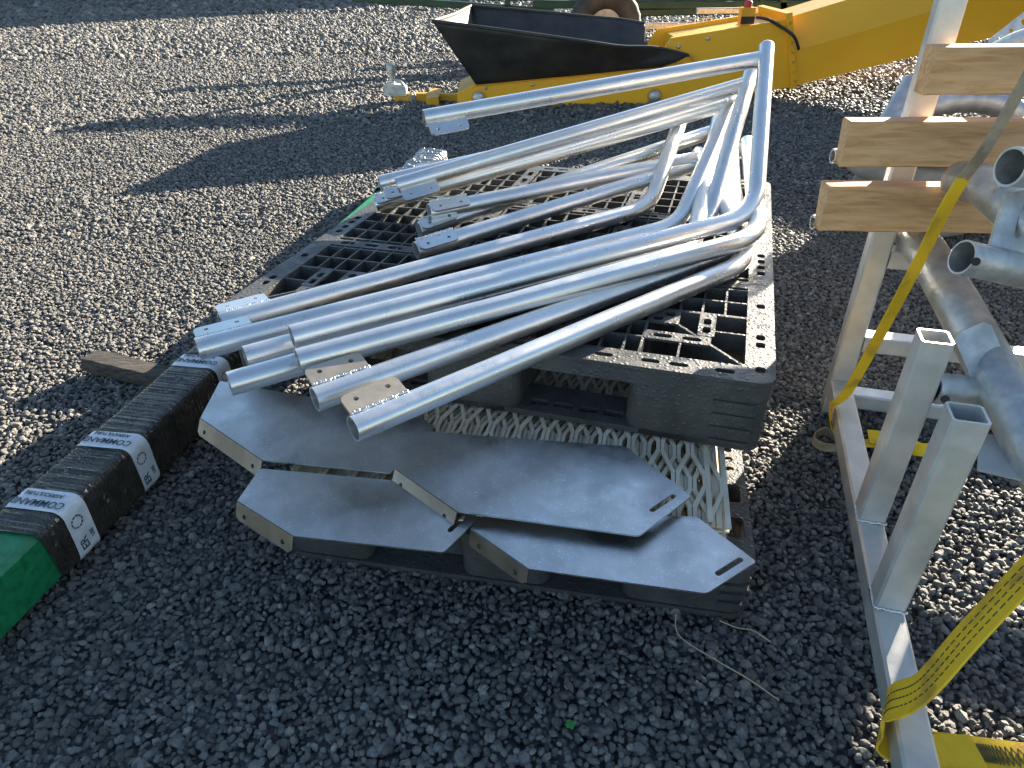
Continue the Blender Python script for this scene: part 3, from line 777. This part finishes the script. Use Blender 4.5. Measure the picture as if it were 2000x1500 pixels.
# upper rising section: lower side, sloping fold, narrow top
def sec(xp):                                              # picture column -> (bottom, fold, top) heights
    return 168 - (xp - 1550) * .245, 100 - (xp - 1550) * .290, 46 - (xp - 1550) * .300
up = MB(); rows = []
for xp in (1552, 1700, 1850, 2000, 2300, 2600):
    b_, f_, t_ = sec(xp); p = aty(xp, b_, YN); f = aty(xp, f_, YN); tt = aty(xp, t_, YN)
    rows.append([p, f, tt + V3((0, .10, .03)), tt + V3((0, YF - YN - .10, .03)), f + dY, p + dY])
vs = [v for r_ in rows for v in r_]; fs = []
for i in range(len(rows) - 1):
    for j in range(6): fs.append((i * 6 + j, i * 6 + (j + 1) % 6, i * 6 + 6 + (j + 1) % 6, i * 6 + 6 + j))
fs += [tuple(range(6)), tuple(range(len(vs) - 6, len(vs)))]
up.add(vs, fs); up.build('rising_section', 'yellow', mc)
# prop legs of the rising section, beyond the right-hand picture edge
for yy in (YN + .05, YF - .05):
    t_ = aty(2350, -20, YN); t_.y = yy; MB().beam((t_.x + .5, yy, 0), (t_.x - .2, yy, t_.z + .1), .06, .06, (0, 1, 0)).build('prop_leg', 'yellow', mc)
# emergency stop box and cable
c = aty(1458, 32, YN + .1); sbx = MB().box(c, (.045, 0, 0), (0, .035, 0), (0, 0, .055)).build('switch_box', 'yellowdirty', mc)
MB().tube([c + V3((0, 0, .05)), c + V3((0, 0, .085))], .026, 14, 0, 'flat', 'dome').build('stop_button', 'red', sbx)
MB().box(c + V3((0, -.037, -.02)), (.046, 0, 0), (0, .003, 0), (0, 0, .022)).build('switch_label', 'black', sbx)
cab = [aty(1478, 34, YN + .06), aty(1500, 38, YN), aty(1525, 52, YN - .03), aty(1548, 68, YN - .07), aty(1556, 82, YN - .07), aty(1560, 96, YN - .05)]
def smooth(pts, n=6):
    out = []
    for i in range(len(pts) - 1):
        p0, p1, p2, p3 = pts[max(i - 1, 0)], pts[i], pts[i + 1], pts[min(i + 2, len(pts) - 1)]
        for k in range(n):
            t = k / n; out.append(.5 * ((2 * p1) + (p2 - p0) * t + (2 * p0 - 5 * p1 + 4 * p2 - p3) * t * t + (3 * p1 - p0 - 3 * p2 + p3) * t ** 3))
    return out + [pts[-1]]
MB().tube(smooth(cab), .010, 10, 0, 'flat', 'flat').build('cable', 'black', mc)
# rubber hopper
RN, RF = YN - .22, YF + .24
near = [aty(845, 41, RN), aty(1000, 61, RN), aty(1150, 82, RN), aty(1215, 91, RN + .05), aty(1280, 93, RN + .14), aty(1345, 108, YN - .03)]
nearb = [aty(931, 164, YN), aty(1020, 155, YN), aty(1120, 146, YN), aty(1190, 139, YN), aty(1240, 134, YN), aty(1290, 130, YN)]
nearb = [p + V3((0, -.022, 0)) for p in nearb]
far = [aty(920, 11, RF), aty(1000, 18, RF), aty(1090, 26, RF), aty(1160, 33, RF), aty(1215, 38, RF), aty(1260, 46, RF - .05)]
farb = [V3((p.x, YF - .05, p.z + .02)) for p in nearb]
def loft(A, B, nu=30, nv=10, sag=.0, seed=0, th=.007):
    rr = np.random.default_rng(seed); m = MB(); ph = rr.uniform(0, 6, 6)
    def lerp(L, t): x = t * (len(L) - 1); i = min(int(x), len(L) - 2); return L[i].lerp(L[i + 1], x - i)
    g_ = []
    for i in range(nu + 1):
        for j in range(nv + 1):
            u, w = i / nu, j / nv; p = lerp(A, u).lerp(lerp(B, u), w)
            k = sag * math.sin(math.pi * w) * (math.sin(9 * u + ph[0]) + .6 * math.sin(17 * u + 3 * w + ph[1])) + sag * .25 * math.sin(31 * u + ph[2]) * (1 - w)
            g_.append(p + V3((0, k, k * .3)))
    fs = [(i * (nv + 1) + j, i * (nv + 1) + j + 1, (i + 1) * (nv + 1) + j + 1, (i + 1) * (nv + 1) + j) for i in range(nu) for j in range(nv)]
    m.add(g_, fs, True); return m
def rub(m, name):
    o = m.build(name, 'rubber', mc); s_ = o.modifiers.new('thick', 'SOLIDIFY'); s_.thickness = .008; s_.offset = 0; return o
rub(loft(near, nearb, 40, 10, .012, 1), 'hopper_near_wall'); rub(loft(far, farb, 40, 10, .016, 2), 'hopper_far_wall')
rub(loft([near[0], near[0].lerp(far[0], .5) + V3((0, 0, -.01)), far[0]], [nearb[0], (nearb[0] + farb[0]) / 2, farb[0]], 14, 8, .006, 3), 'hopper_end_wall')
edge = smooth(near, 8); MB().tube(edge, .011, 10, 0, 'flat', 'flat').build('rim_bead', 'rubber', mc)
MB().tube(smooth(far, 8), .011, 10, 0, 'flat', 'flat').build('rim_bead', 'rubber', mc)
MB().tube([near[0], near[0].lerp(far[0], .5) + V3((0, 0, -.01)), far[0]], .011, 10, 0, 'flat', 'flat').build('rim_bead', 'rubber', mc)
MB().prism([nearb[0] + V3((0, .06, .01)), nearb[-1] + V3((0, .06, .01)), V3((nearb[-1].x, farb[-1].y, nearb[-1].z + .01)), V3((nearb[0].x, farb[0].y, nearb[0].z + .01))], (0, 0, .006)).build('belt', 'rubber', mc)
# wire basket guard at the back of the hopper
wg = MB(); yb = YF + .02
for k in range(9): x = 1262 + k * 16; wg.tube([aty(x, 34 - k * .6, yb), aty(x - 3, 82 - k * 1.6, yb)], .003, 6, 0, 'flat', 'flat')
for k in range(4): wg.tube([aty(1258, 40 + k * 13, yb), aty(1394, 35 + k * 11, yb)], .003, 6, 0, 'flat', 'flat')
wg.build('wire_guard', 'galv', mc)
# drawbar, coupling and jockey stand
MB().beam(aty(772, 191, 5.39) + V3((0, 0, .0)), aty(900, 193, 5.39), .07, .075, (0, 0, 1), .006).build('drawbar', 'yellowdirty', mc)
cp = MB(); a = aty(752, 176, 5.39); b = aty(795, 180, 5.39); cp.prism([a + V3((0, -.04, -.03)), b + V3((0, -.045, -.02)), b + V3((0, -.045, .045)), a + V3((.03, -.04, .055)), a + V3((-.01, -.04, .03))], (0, .08, 0)); cp.build('coupling', 'galv', mc)
ja = aty(768, 178, 5.39); MB().tube([ja, ja + V3((0, 0, .14))], .020, 16, 0, 'flat', 'flat').build('jack_post', 'galv', mc)
MB().tube([ja + V3((0, 0, .13)), ja + V3((0, 0, .175))], .034, 18, 0, 'flat', 'dome').build('jack_head', 'galv', mc)
MB().tube(smooth([ja + V3((.01, -.02, .08)), ja + V3((.06, -.02, .07)), ja + V3((.10, -.02, .01))]), .010, 10, 0, 'flat', 'flat').build('coupling_lever', 'galv', mc)
for k in range(6):
    c = aty(806, 186 + k * 6, 5.33); an = k * 1.57
    ring = [c + V3((.018 * math.cos(t) * math.cos(an), .018 * math.cos(t) * math.sin(an), .026 * math.sin(t))) for t in np.linspace(0, 2 * math.pi, 13)]
    MB().tube(ring, .006, 6, 0, 'flat', 'flat').build('chain_link', 'galvdull', mc)
MB().beam((ja.x + .30, 5.22, .03), (ja.x + .30, 5.56, .03), .09, .06).build('skid_block', 'yellowdirty', mc)
MB().beam((aty(1260, 200, 5.39).x, 5.2, .028), (aty(1260, 200, 5.39).x, 5.60, .028), .10, .056).build('skid_block', 'yellowdirty', mc)

# ------------------------------------------------------------------ green implement behind the conveyor (only its low frame is in the picture)
YI = 7.6
im = thing('farm_implement', 'dark green tubular farm implement on a rubber wheel behind the conveyor', 'implement', (1.4, YI, 0))
def bar(a, b, w=.06, y0=YI, y1=YI, mat='darkgreen', nm='frame_bar'): MB().beam(aty(*a, y0), aty(*b, y1), w, w, (0, 0, 1), .006).build(nm, mat, im)
bar((690, -4), (1080, 22), .06); bar((1040, 8), (1700, 12), .07); bar((1200, 26), (1540, 18), .06); bar((1380, 2), (1545, 30), .05); bar((1240, -60), (1240, 30), .07)
bar((1215, -8), (1250, 34), .05); bar((1492, -40), (1486, 22), .05); bar((1525, -40), (1530, 30), .07); bar((1600, 6), (1760, 2), .06); bar((900, -110), (1800, -120), .10); bar((1000, -110), (990, 18), .06); bar((1700, -115), (1640, 16), .06)
bar((1360, 22), (1500, 20), .05, YI - .7, YI - .7, 'galv', 'galvanised_pipe'); bar((1250, 52), (1420, 46), .05, YI - .9, YI - .9, 'galv', 'galvanised_pipe')
MB().prism([aty(x, y, YI + 1.0) for x, y in ((1258, -90), (1532, -95), (1536, 20), (1262, 26))], (0, .5, 0)).build('body_panel', 'darkgreen', im)
MB().prism([aty(x, y, YI + .9) for x, y in ((1560, -90), (1720, -95), (1716, 8), (1566, 14))], (0, .4, 0)).build('body_panel', 'tyre', im)
wc = aty(1182, 30, 6.9); wc.z = .33
def wheel(root, c, ax, R, r, tyre, rimmat, name0='tyre', spokes=0):
    ax = V3(ax).normalized(); ref = V3((0, 0, 1)) if abs(ax.z) < .9 else V3((1, 0, 0)); u = ax.cross(ref).normalized(); w = ax.cross(u)
    m = MB(); nu, nv = 48, 14; vs = []; fs = []
    for i in range(nu):
        a = 2 * math.pi * i / nu; d_ = u * math.cos(a) + w * math.sin(a)
        for j in range(nv):
            b = 2 * math.pi * j / nv; k = (.93 if (i % 2 and math.cos(b) > .75) else 1.0)
            vs.append(c + d_ * (R - r + r * math.cos(b) * k) + ax * r * .95 * math.sin(b))
    for i in range(nu):
        for j in range(nv): fs.append((i * nv + j, i * nv + (j + 1) % nv, ((i + 1) % nu) * nv + (j + 1) % nv, ((i + 1) % nu) * nv + j))
    m.add(vs, fs, True); m.build(name0, tyre, root)
    rm = MB(); ri = R - 2 * r * .96
    ring = [c + (u * math.cos(t) + w * math.sin(t)) * ri for t in np.linspace(0, 2 * math.pi, 41)]
    rm.tube(ring, r * .35, 10, 0, 'flat', 'flat'); rm.build('rim', rimmat, root)
    if spokes:
        for q in range(spokes):
            a = 2 * math.pi * q / spokes; e = c + (u * math.cos(a) + w * math.sin(a)) * ri
            MB().beam(c, e, r * .5, r * .25, ax, .002).build('spoke', rimmat, root)
        MB().tube([c - ax * r * .8, c + ax * r * .8], r * .8, 20, 0, 'flat', 'flat').build('hub', rimmat, root)
    else: MB().tube([c - ax * r * .5, c + ax * r * .5], ri, 28, 0, 'flat', 'flat').build('hub', rimmat, root)
wheel(im, wc, (0, 1, 0), .33, .10, 'tyre', 'galvdull')
for k in range(9):
    x0 = 1010 + k * 92; bar((x0, -70 + (k % 3) * 16), (x0 + 60 + (k % 4) * 25, 26 - (k % 3) * 7), .045, YI + .3 + .12 * (k % 3), YI + .3 + .12 * (k % 3))
for k in range(4): bar((960 + 90 * k, -6 + 3 * k), (1560 + 110 * k, 4 - 5 * k), .06, YI + .7 + .2 * k, YI + .7 + .2 * k)
# ------------------------------------------------------------------ aluminium rack at the right
RD = V3((.290, .957, 0)).normalized(); RC = V3((RD.y, -RD.x, 0))         # along the rail, across to the right
BX = .046
pf = at(1622, 800, 0); pf.z = 0
rack = thing('storage_rack', 'welded aluminium box-section rack with open stub uprights', 'rack', pf)
def rbeam(a, b, nm, w=BX, h=BX, upv=None, wall=.0035): return MB().beam(a, b, w, h, upv or RD, .004, wall).build(nm, 'rackalu', rack)
rbeam(pf, pf + V3((0, 0, 1.42)), 'upright')
ZR = .100
ra = at(1653, 702, ZR); rb = at(1815, 1500, ZR); dr = (rb - ra).normalized()
RD2 = -dr
def rp(s): q = ra + dr * s; return V3((q.x, q.y, ZR - BX / 2))
r0 = pf - RD * (BX / 2 + .001); r0.z = ZR - BX / 2; r1 = rp((rb - ra).length + .55)
rbeam(r0, r1, 'base_rail', upv=(0, 0, 1))
MB().box(rp((rb - ra).length + .50) - V3((0, 0, .05)), (.03, 0, 0), (0, .03, 0), (0, 0, .0265)).build('rail_foot', 'rackalu', rack)
def railpt(px, py):
    q = at(px, py, ZR); s = (q - r0).dot((r1 - r0).normalized()); c = r0 + (r1 - r0).normalized() * s; return V3((c.x, c.y, ZR + .001))
for (bx_, by_, tx, ty) in ((1718, 1008, 1825, 656), (1768, 1178, 1890, 806)):
    c = railpt(bx_, by_)
    # height from the photo: where the upright line through the base meets the seen top
    best = min(((V3((c.x, c.y, z)), z) for z in np.arange(.2, .9, .002)), key=lambda q: abs((RW.transposed() @ (q[0] - V3((0, 0, H)))).y / -(RW.transposed() @ (q[0] - V3((0, 0, H)))).z * F_PX + (ty - CY)))
    rbeam(c, best[0], 'stub_upright')
    wl = MB(); rr = random.Random(int(bx_))
    for k in range(22):
        for sgn, a_, b_ in ((-1, RD2, RC), (1, RD2, RC)):
            p = c + b_ * (BX * (k / 21 - .5)) - a_ * (BX / 2 + .001) * 1 + V3((0, 0, rr.uniform(0, .003)))
            if sgn > 0: p = c + a_ * (BX * (k / 21 - .5)) - b_ * (BX / 2 + .001) + V3((0, 0, rr.uniform(0, .003)))
            r = rr.uniform(.0025, .0042); wl.add([p + V3((r, 0, 0)), p + V3((0, r, 0)), p - V3((r, 0, 0)), p - V3((0, r, 0)), p + V3((0, 0, r)), p - V3((0, 0, r))], [(0, 1, 4), (1, 2, 4), (2, 3, 4), (3, 0, 4), (1, 0, 5), (2, 1, 5), (3, 2, 5), (0, 3, 5)], True)
    wl.build('weld_bead', 'weld', rack)
n_ = RD
def crossz(px, py): return onp(px, py, pf - RD * BX / 2, n_).z
for py in (790, 676, 506):
    z = max(crossz(1700, py), .026)
    a = pf + RC * (BX / 2 + .001) + V3((0, 0, z)); rbeam(a, a + RC * 1.35, 'cross_bar', h=BX * .86, upv=(0, 0, 1))
q = pf + RC * 1.40; rbeam(q, q + V3((0, 0, 1.42)), 'upright')      # the other end, right of the picture

# ------------------------------------------------------------------ sawn timbers clamped across the uprights
yw = -RD * (BX / 2 + .024); WX = V3((1, -.10, 0)).normalized(); WN = V3((-WX.y * 0 - .10, -1, 0)).normalized()
def timber(ptop, pbot, label, ln=1.5, yoff=0.0):
    pl = pf + yw * 2.0
    a = onp(*ptop, pl, WN); b = onp(*pbot, pl, WN); h = a.z - b.z
    L = V3((a.x, a.y, 0)); c0 = V3((a.x + b.x, a.y + b.y, 0)) / 2
    m = MB(); n = 24; vs = []; fs = []; rr = random.Random(int(ptop[0]))
    th = .045
    for i in range(n + 1):
        for (q, z) in ((0, b.z + .003), (.003, b.z), (th - .003, b.z), (th, b.z + .003), (th, a.z - .003), (th - .003, a.z), (.003, a.z), (0, a.z - .003)):
            p = c0 + WX * (ln * (i / n) ** 1.3 + (rr.uniform(-.004, .006) if i == 0 else 0)) - WN * q
            vs.append(V3((p.x, p.y, z + rr.uniform(-.0008, .0008))))
    for i in range(n):
        for j in range(8): fs.append((i * 8 + j, i * 8 + (j + 1) % 8, i * 8 + 8 + (j + 1) % 8, i * 8 + 8 + j))
    fs += [tuple(range(8)), tuple(range(n * 8, n * 8 + 8))]
    m.add(vs, fs); o = m.build('timber_batten', 'wood', label=label, cat='timber', group='sawn battens strapped to the rack')
    return o
timber((1822, 92), (1815, 186), 'greyer sawn batten with a long crack, highest on the rack')
timber((1655, 238), (1648, 326), 'sawn pine batten strapped across the rack, between two others')
timber((1615, 364), (1604, 452), 'sawn pine batten with a dark stained corner, lowest on the rack')

# ------------------------------------------------------------------ galvanised pipes carried on the rack
def pipe(pts, r, label, name='galvanised_pipe', mat='galv', cat='pipe', group='galvanised pipes on the rack', wall=.004):
    return MB().tube(smooth(pts, 8) if len(pts) > 2 else [pts[0] + (pts[1] - pts[0]) * k / 6 for k in range(7)], r, 30, wall).build(name, mat, label=label, cat=cat, group=group)
big = thing('pipe_arm', 'large galvanised pipe with welded plate and sleeve, sloping down past the stub uprights', 'pipe', att(1900, 690, 1.14), 'galvanised pipes on the rack')
MB().tube(smooth([att(1740, 400, 1.62), att(1812, 497, 1.37), att(1900, 650, 1.18), att(1985, 815, 1.05), att(2090, 1010, .94)], 10), .037, 34, .004).build('pipe', 'galv', big)
a = att(1912, 760, 1.10)
pm = basis(att(1925, 720, 1.105), ray(1955, 800) - ray(1895, 660), (ray(1960, 760) - ray(1890, 740)))
MB().add(*sheet([(-.072, -.020), (-.060, -.030), (.056, -.030), (.070, -.016), (.070, .024), (.060, .034), (-.062, .034), (-.072, .024)], [], .008, pm)).build('bracket_plate', 'galv', big)
slv = MB().tube([att(1816, 757, 1.10), att(1930, 768, 1.12)], .0255, 28, .003).build('sleeve', 'galv', big)
h_ = att(1846, 780, 1.073); MB().tube([h_, h_ + (V3((0, 0, H)) - h_).normalized() * .002], .0065, 14, 0, 'flat', 'flat').build('bolt_hole', 'hole', slv)
big2 = thing('pipe_arm', 'galvanised pipe stub with a drilled hole below a notched plate', 'pipe', att(1930, 510, 1.08), 'galvanised pipes on the rack')
slv2 = MB().tube([att(1878, 502, 1.08), att(1990, 528, 1.10), att(2150, 560, 1.14)], .0275, 30, .003).build('sleeve', 'galv', big2)
h_ = att(1906, 511, 1.052); MB().tube([h_, h_ + (V3((0, 0, H)) - h_).normalized() * .002], .0065, 14, 0, 'flat', 'flat').build('bolt_hole', 'hole', slv2)
pm = basis(att(1978, 440, 1.09), ray(2030, 450) - ray(1950, 430), ray(1965, 360) - ray(1975, 500))
MB().add(*sheet([(-.030, -.055), (.06, -.06), (.07, .05), (.01, .062), (-.025, .045)], [slot(.008, .0, .010, .04, 4)], .008, pm)).build('bracket_plate', 'galv', big2)
MB().tube(smooth([att(1875, 352, 1.28), att(1925, 365, 1.20), att(1975, 405, 1.13), att(2050, 480, 1.08), att(2150, 600, 1.02)], 10), .035, 30, .004).build('pipe', 'galv', big2)
pipe([att(1972, 326, 1.04), att(2160, 334, 1.07)], .030, 'wide galvanised pipe with its open end facing the pallet')
for (x, y), lab in (((1626, 305), 'thin galvanised tube end poking out behind the middle batten'), ((1606, 374), 'thin galvanised tube end poking out just above the lowest batten'), ((1587, 434), 'thin galvanised tube end poking out behind the stained batten corner')):
    p = att(x, y, 1.42); pipe([p, p + WX * .9 + V3((0, .06, 0))], .0155, lab)
pipe([at(1990, 40, .95) * 0 + att(1940, 112, 1.6), att(1985, 90, 1.5), att(2080, 60, 1.4)], .030, 'galvanised pipe rising beside the punched angle bar')
hp = [att(1700, 300, 2.0), att(1745, 232, 2.0), att(1820, 205, 2.0), att(1900, 196, 2.0), att(1975, 215, 2.0), att(2060, 280, 2.0)]
pipe(hp, .034, 'arched galvanised hoop standing behind the battens', 'galvanised_hoop', 'galv', 'hoop')
ag = MB(); a, b = att(1935, 92, 1.9), att(2080, -20, 1.9); x_ = (b - a); L = x_.length
ag.add(*sheet([(0, -.022), (L, -.022), (L, .022), (0, .022)], [slot(.03 + .042 * k, 0, .012, .018, 3) for k in range(int(L / .042) - 1)], .003, basis(a, x_, (0, .3, 1))))
ag.build('punched_angle', 'galv', label='slotted galvanised angle bar leaning at the back of the rack', cat='angle bar')
wc0 = at(1778, 408, .05)
for k, lab in enumerate(('dusty grey spoked wheel at the bottom of its stack behind the rack', 'dusty grey spoked wheel, second up in its stack behind the rack', 'dusty grey spoked wheel, second from the top of its stack behind the rack', 'dusty grey spoked wheel on top of its stack behind the rack')):
    c = wc0 + V3((.025 * math.sin(k * 2.1), .02 * math.cos(k * 3.3), .092 * k)); c.z = .050 + .092 * k
    wr_ = thing('spoked_wheel', lab, 'wheel', (c.x, c.y, c.z - .045), 'wheels stacked flat behind the rack')
    wheel(wr_, c, (0, 0, 1), .27, .045, 'tyregrey', 'galvdull', spokes=8)
sheetp = MB(); q = [at(1912, 850, .33), at(2080, 862, .33), at(2080, 960, .33), at(1908, 920, .33)]
sheetp.prism(q, (0, 0, .003)); sheetp.build('offcut_sheet', 'rackalu', label='pale flat metal offcut on the rack beside the stub uprights', cat='metal sheet')
# unseen boarded trailer, added beyond the rack to shade it and the near gravel
TD = V3((.533, .846, 0)); TS = V3((TD.y, -TD.x, 0)); T0 = V3((2.18, 2.6, 0))
tr = thing('shade_trailer', 'added trailer with high boarded sides, out of view, shading the rack', 'trailer', T0 + TD * 1.3 + TS * .7)
MB().beam(T0 + TS * .7 + V3((0, 0, .46)), T0 + TS * .7 + TD * 2.6 + V3((0, 0, .46)), 1.4, .08).build('deck', 'oldwood', tr)
for sd_ in (0.02, 1.38):
    for k in range(3): MB().beam(T0 + TS * sd_ + V3((0, 0, .60 + k * .205)), T0 + TS * sd_ + TD * 2.6 + V3((0, 0, .60 + k * .205)), .025, .195).build('side_board', 'oldwood', tr)
for e_ in (2.58,):
    for k in range(3): MB().beam(T0 + TS * .04 + TD * e_ + V3((0, 0, .60 + k * .205)), T0 + TS * 1.36 + TD * e_ + V3((0, 0, .60 + k * .205)), .025, .195).build('end_board', 'oldwood', tr)
for k in (1, 2): MB().beam(T0 + TS * .04 + TD * .02 + V3((0, 0, .60 + k * .205)), T0 + TS * 1.36 + TD * .02 + V3((0, 0, .60 + k * .205)), .025, .195).build('end_board', 'oldwood', tr)  # boards start higher here, leaving a gap for sun on the gravel
for sd_ in (.22, 1.18): wheel(tr, T0 + TD * 1.3 + TS * sd_ + V3((0, 0, .225)), TS, .22, .07, 'tyre', 'galvdull')
# ------------------------------------------------------------------ yellow straps
def ribbon(pts, w, side, th=.0022, n=8):
    P = smooth([V3(p) for p in pts], n); m = MB(); vs = []; fs = []
    for i, p in enumerate(P):
        t = (P[min(i + 1, len(P) - 1)] - P[max(i - 1, 0)]).normalized()
        s_ = side(i / (len(P) - 1)) if callable(side) else V3(side); s_ = (s_ - t * s_.dot(t)).normalized(); nn_ = t.cross(s_)
        vs += [p - s_ * w / 2 - nn_ * th / 2, p + s_ * w / 2 - nn_ * th / 2, p + s_ * w / 2 + nn_ * th / 2, p - s_ * w / 2 + nn_ * th / 2]
    for i in range(len(P) - 1):
        for j in range(4): fs.append((i * 4 + j, i * 4 + (j + 1) % 4, i * 4 + 4 + (j + 1) % 4, i * 4 + 4 + j))
    fs += [(0, 1, 2, 3), tuple(len(vs) - 4 + j for j in range(4))]
    m.add(vs, fs); return m, P
def stitch(root, pts, side, offs, dash=.008, r=.0009, lift=.0018):
    for o_ in offs:
        m = MB(); P = smooth([V3(p) for p in pts], 30)
        for i in range(0, len(P) - 1):
            if i % 3 == 2: continue
            t = (P[i + 1] - P[i]).normalized(); s_ = (V3(side) - t * V3(side).dot(t)).normalized(); nn_ = t.cross(s_)
            if nn_.dot(V3((0, 0, H)) - P[i]) < 0: nn_ = -nn_
            m.box((P[i] + P[i + 1]) / 2 + s_ * o_ + nn_ * lift, (P[i + 1] - P[i]) / 2, s_ * r, nn_ * .0004)
        m.build('stitching', 'thread', root, kind='stuff')
rdv = (r1 - r0).normalized()
def rail_wrap(px, py):
    c = railpt(px, py); c.z = ZR - BX / 2
    e = BX / 2 + .003
    return c, [c + RC * e * .2 + V3((0, 0, e)), c - RC * e + V3((0, 0, e)), c - RC * e - V3((0, 0, e)), c + RC * e - V3((0, 0, e))]
# far strap: from over the battens down to the rail
c, wrp = rail_wrap(1660, 800)
st = thing('tie_down_strap', 'narrow soiled yellow strap running over the battens down to the rail', 'strap', c, 'yellow tie-down straps')
line = [att(2040, 90, 1.02), att(1990, 180, 1.05), att(1925, 290, 1.10), att(1880, 350, 1.14)]
m, _ = ribbon(line, .020, (1, 0, -.2)); m.build('worn_webbing', 'webbing_grey', st, label='grey scuffed upper length of the strap')
line2 = [att(1882, 348, 1.138), att(1845, 410, 1.18), att(1790, 520, 1.26), att(1715, 660, 1.38), att(1655, 765, 1.50), wrp[1] + V3((-.004, .004, .004))]
m, _ = ribbon(line2, .026, (1, .2, -.5)); m.build('webbing', 'strap', st)
m, _ = ribbon([wrp[1] + V3((-.004, .004, .004)), wrp[1] + V3((-.008, -.002, -.012)), wrp[2] + V3((-.004, -.01, .01)), c + V3((.0, -.02, -.048)), c + V3((.09, -.03, -.056)), c + V3((.16, -.045, -.052))], .028, RD); m.build('webbing', 'strap', st)
lo_ = at(1625, 858, .03); lp_ = [c + V3((-.01, -.03, -.045)), lo_ + V3((.0, .03, 0)), lo_ + V3((-.03, .018, 0)), lo_ + V3((-.043, -.004, 0)), lo_ + V3((-.03, -.026, 0)), lo_ + V3((.01, -.034, 0)), c + V3((-.012, -.06, -.047))]
m, _ = ribbon(lp_, .022, (0, 0, 1)); m.build('end_loop', 'webbing_grey', st, label='frayed grey loop at the strap end')
tl = [at(1696, 852, .035), at(1740, 858, .03), at(1790, 876, .035), at(1818, 880, .03)]
m, _ = ribbon(tl, .034, (-.2, 1, .5)); m.build('tail', 'strap', st)
# near strap: wide webbing with sewn lines
c, wrp = rail_wrap(1795, 1400)
s2 = thing('tie_down_strap', 'wide bright yellow strap with three sewn lines wrapped round the rail', 'strap', c, 'yellow tie-down straps')
ctr = [att(2150, 985, .86), att(2040, 1085, .87), att(1900, 1232, .885), att(1800, 1344, .895), wrp[1] + V3((-.003, .004, .008)), wrp[1] + V3((-.006, -.004, -.016)), wrp[2] + V3((-.003, -.01, .008)), wrp[3] + V3((.0, -.02, -.006)), c + V3((.10, -.03, -.035))]
SW = .066; sdv = RD + RC * .30
m, _ = ribbon(ctr, SW, sdv, .003, 10); wb2 = m.build('webbing', 'strap', s2)
stitch(wb2, ctr[:6], sdv, (-.0145, 0, .0145))
tl = [at(1835, 1462, .034), at(1900, 1470, .030), at(1960, 1478, .032), at(2100, 1496, .030)]
m, P = ribbon(tl, .046, (0, 1, .12), .003, 10); tl2 = m.build('tail', 'strap', s2)
zz = MB(); ss = V3((0, 1, .12)).normalized()
for k in range(2):
    prev = None
    for i in range(0, 34):
        f = i / 33 * (len(P) - 1); j = min(int(f), len(P) - 2); p = P[j].lerp(P[j + 1], f - j) + ss * (.0125 * (1 if (i + k) % 2 else -1)) + V3((0, 0, .0030))
        if prev is not None: d_ = p - prev; zz.box((p + prev) / 2, d_ / 2, d_.cross(V3((0, 0, 1))).normalized() * .0007, (0, 0, .0005))
        prev = p
zz.build('zigzag_stitching', 'thread', tl2, kind='stuff')

# ------------------------------------------------------------------ small things on the gravel
def straw(px, lab, r=.0009):
    MB().tube(smooth([at(x, y, z) for x, y, z in px], 6), r, 6, 0, 'flat', 'flat').build('straw', 'straw', label=lab, cat='straw', group='dry straws on the gravel')
straw([(1320, 1198, .03), (1327, 1242, .016), (1400, 1290, .02), (1460, 1325, .018), (1522, 1368, .014)], 'long bent dry straw on the gravel below the lower pallet')
straw([(1405, 1212, .02), (1440, 1226, .016), (1472, 1232, .016), (1505, 1254, .014)], 'short dry straw at the foot of the lower pallet corner')
cl = MB(); c0 = at(1114, 1414, .018)
for k in range(4):
    a = k * 1.571 + .4; q = c0 + V3((math.cos(a), math.sin(a), 0)) * .0042; cl.add([q + V3((.0040 * math.cos(t), .0040 * math.sin(t), .001 * math.cos(2 * t))) for t in np.linspace(0, 2 * math.pi, 9)[:-1]], [tuple(range(8))])
cl.tube([c0 - V3((0, 0, .02)), c0], .0006, 6, 0, 'flat', 'flat'); cl.build('clover', 'leaf', label='tiny green clover sprouting from the shaded gravel', cat='clover')
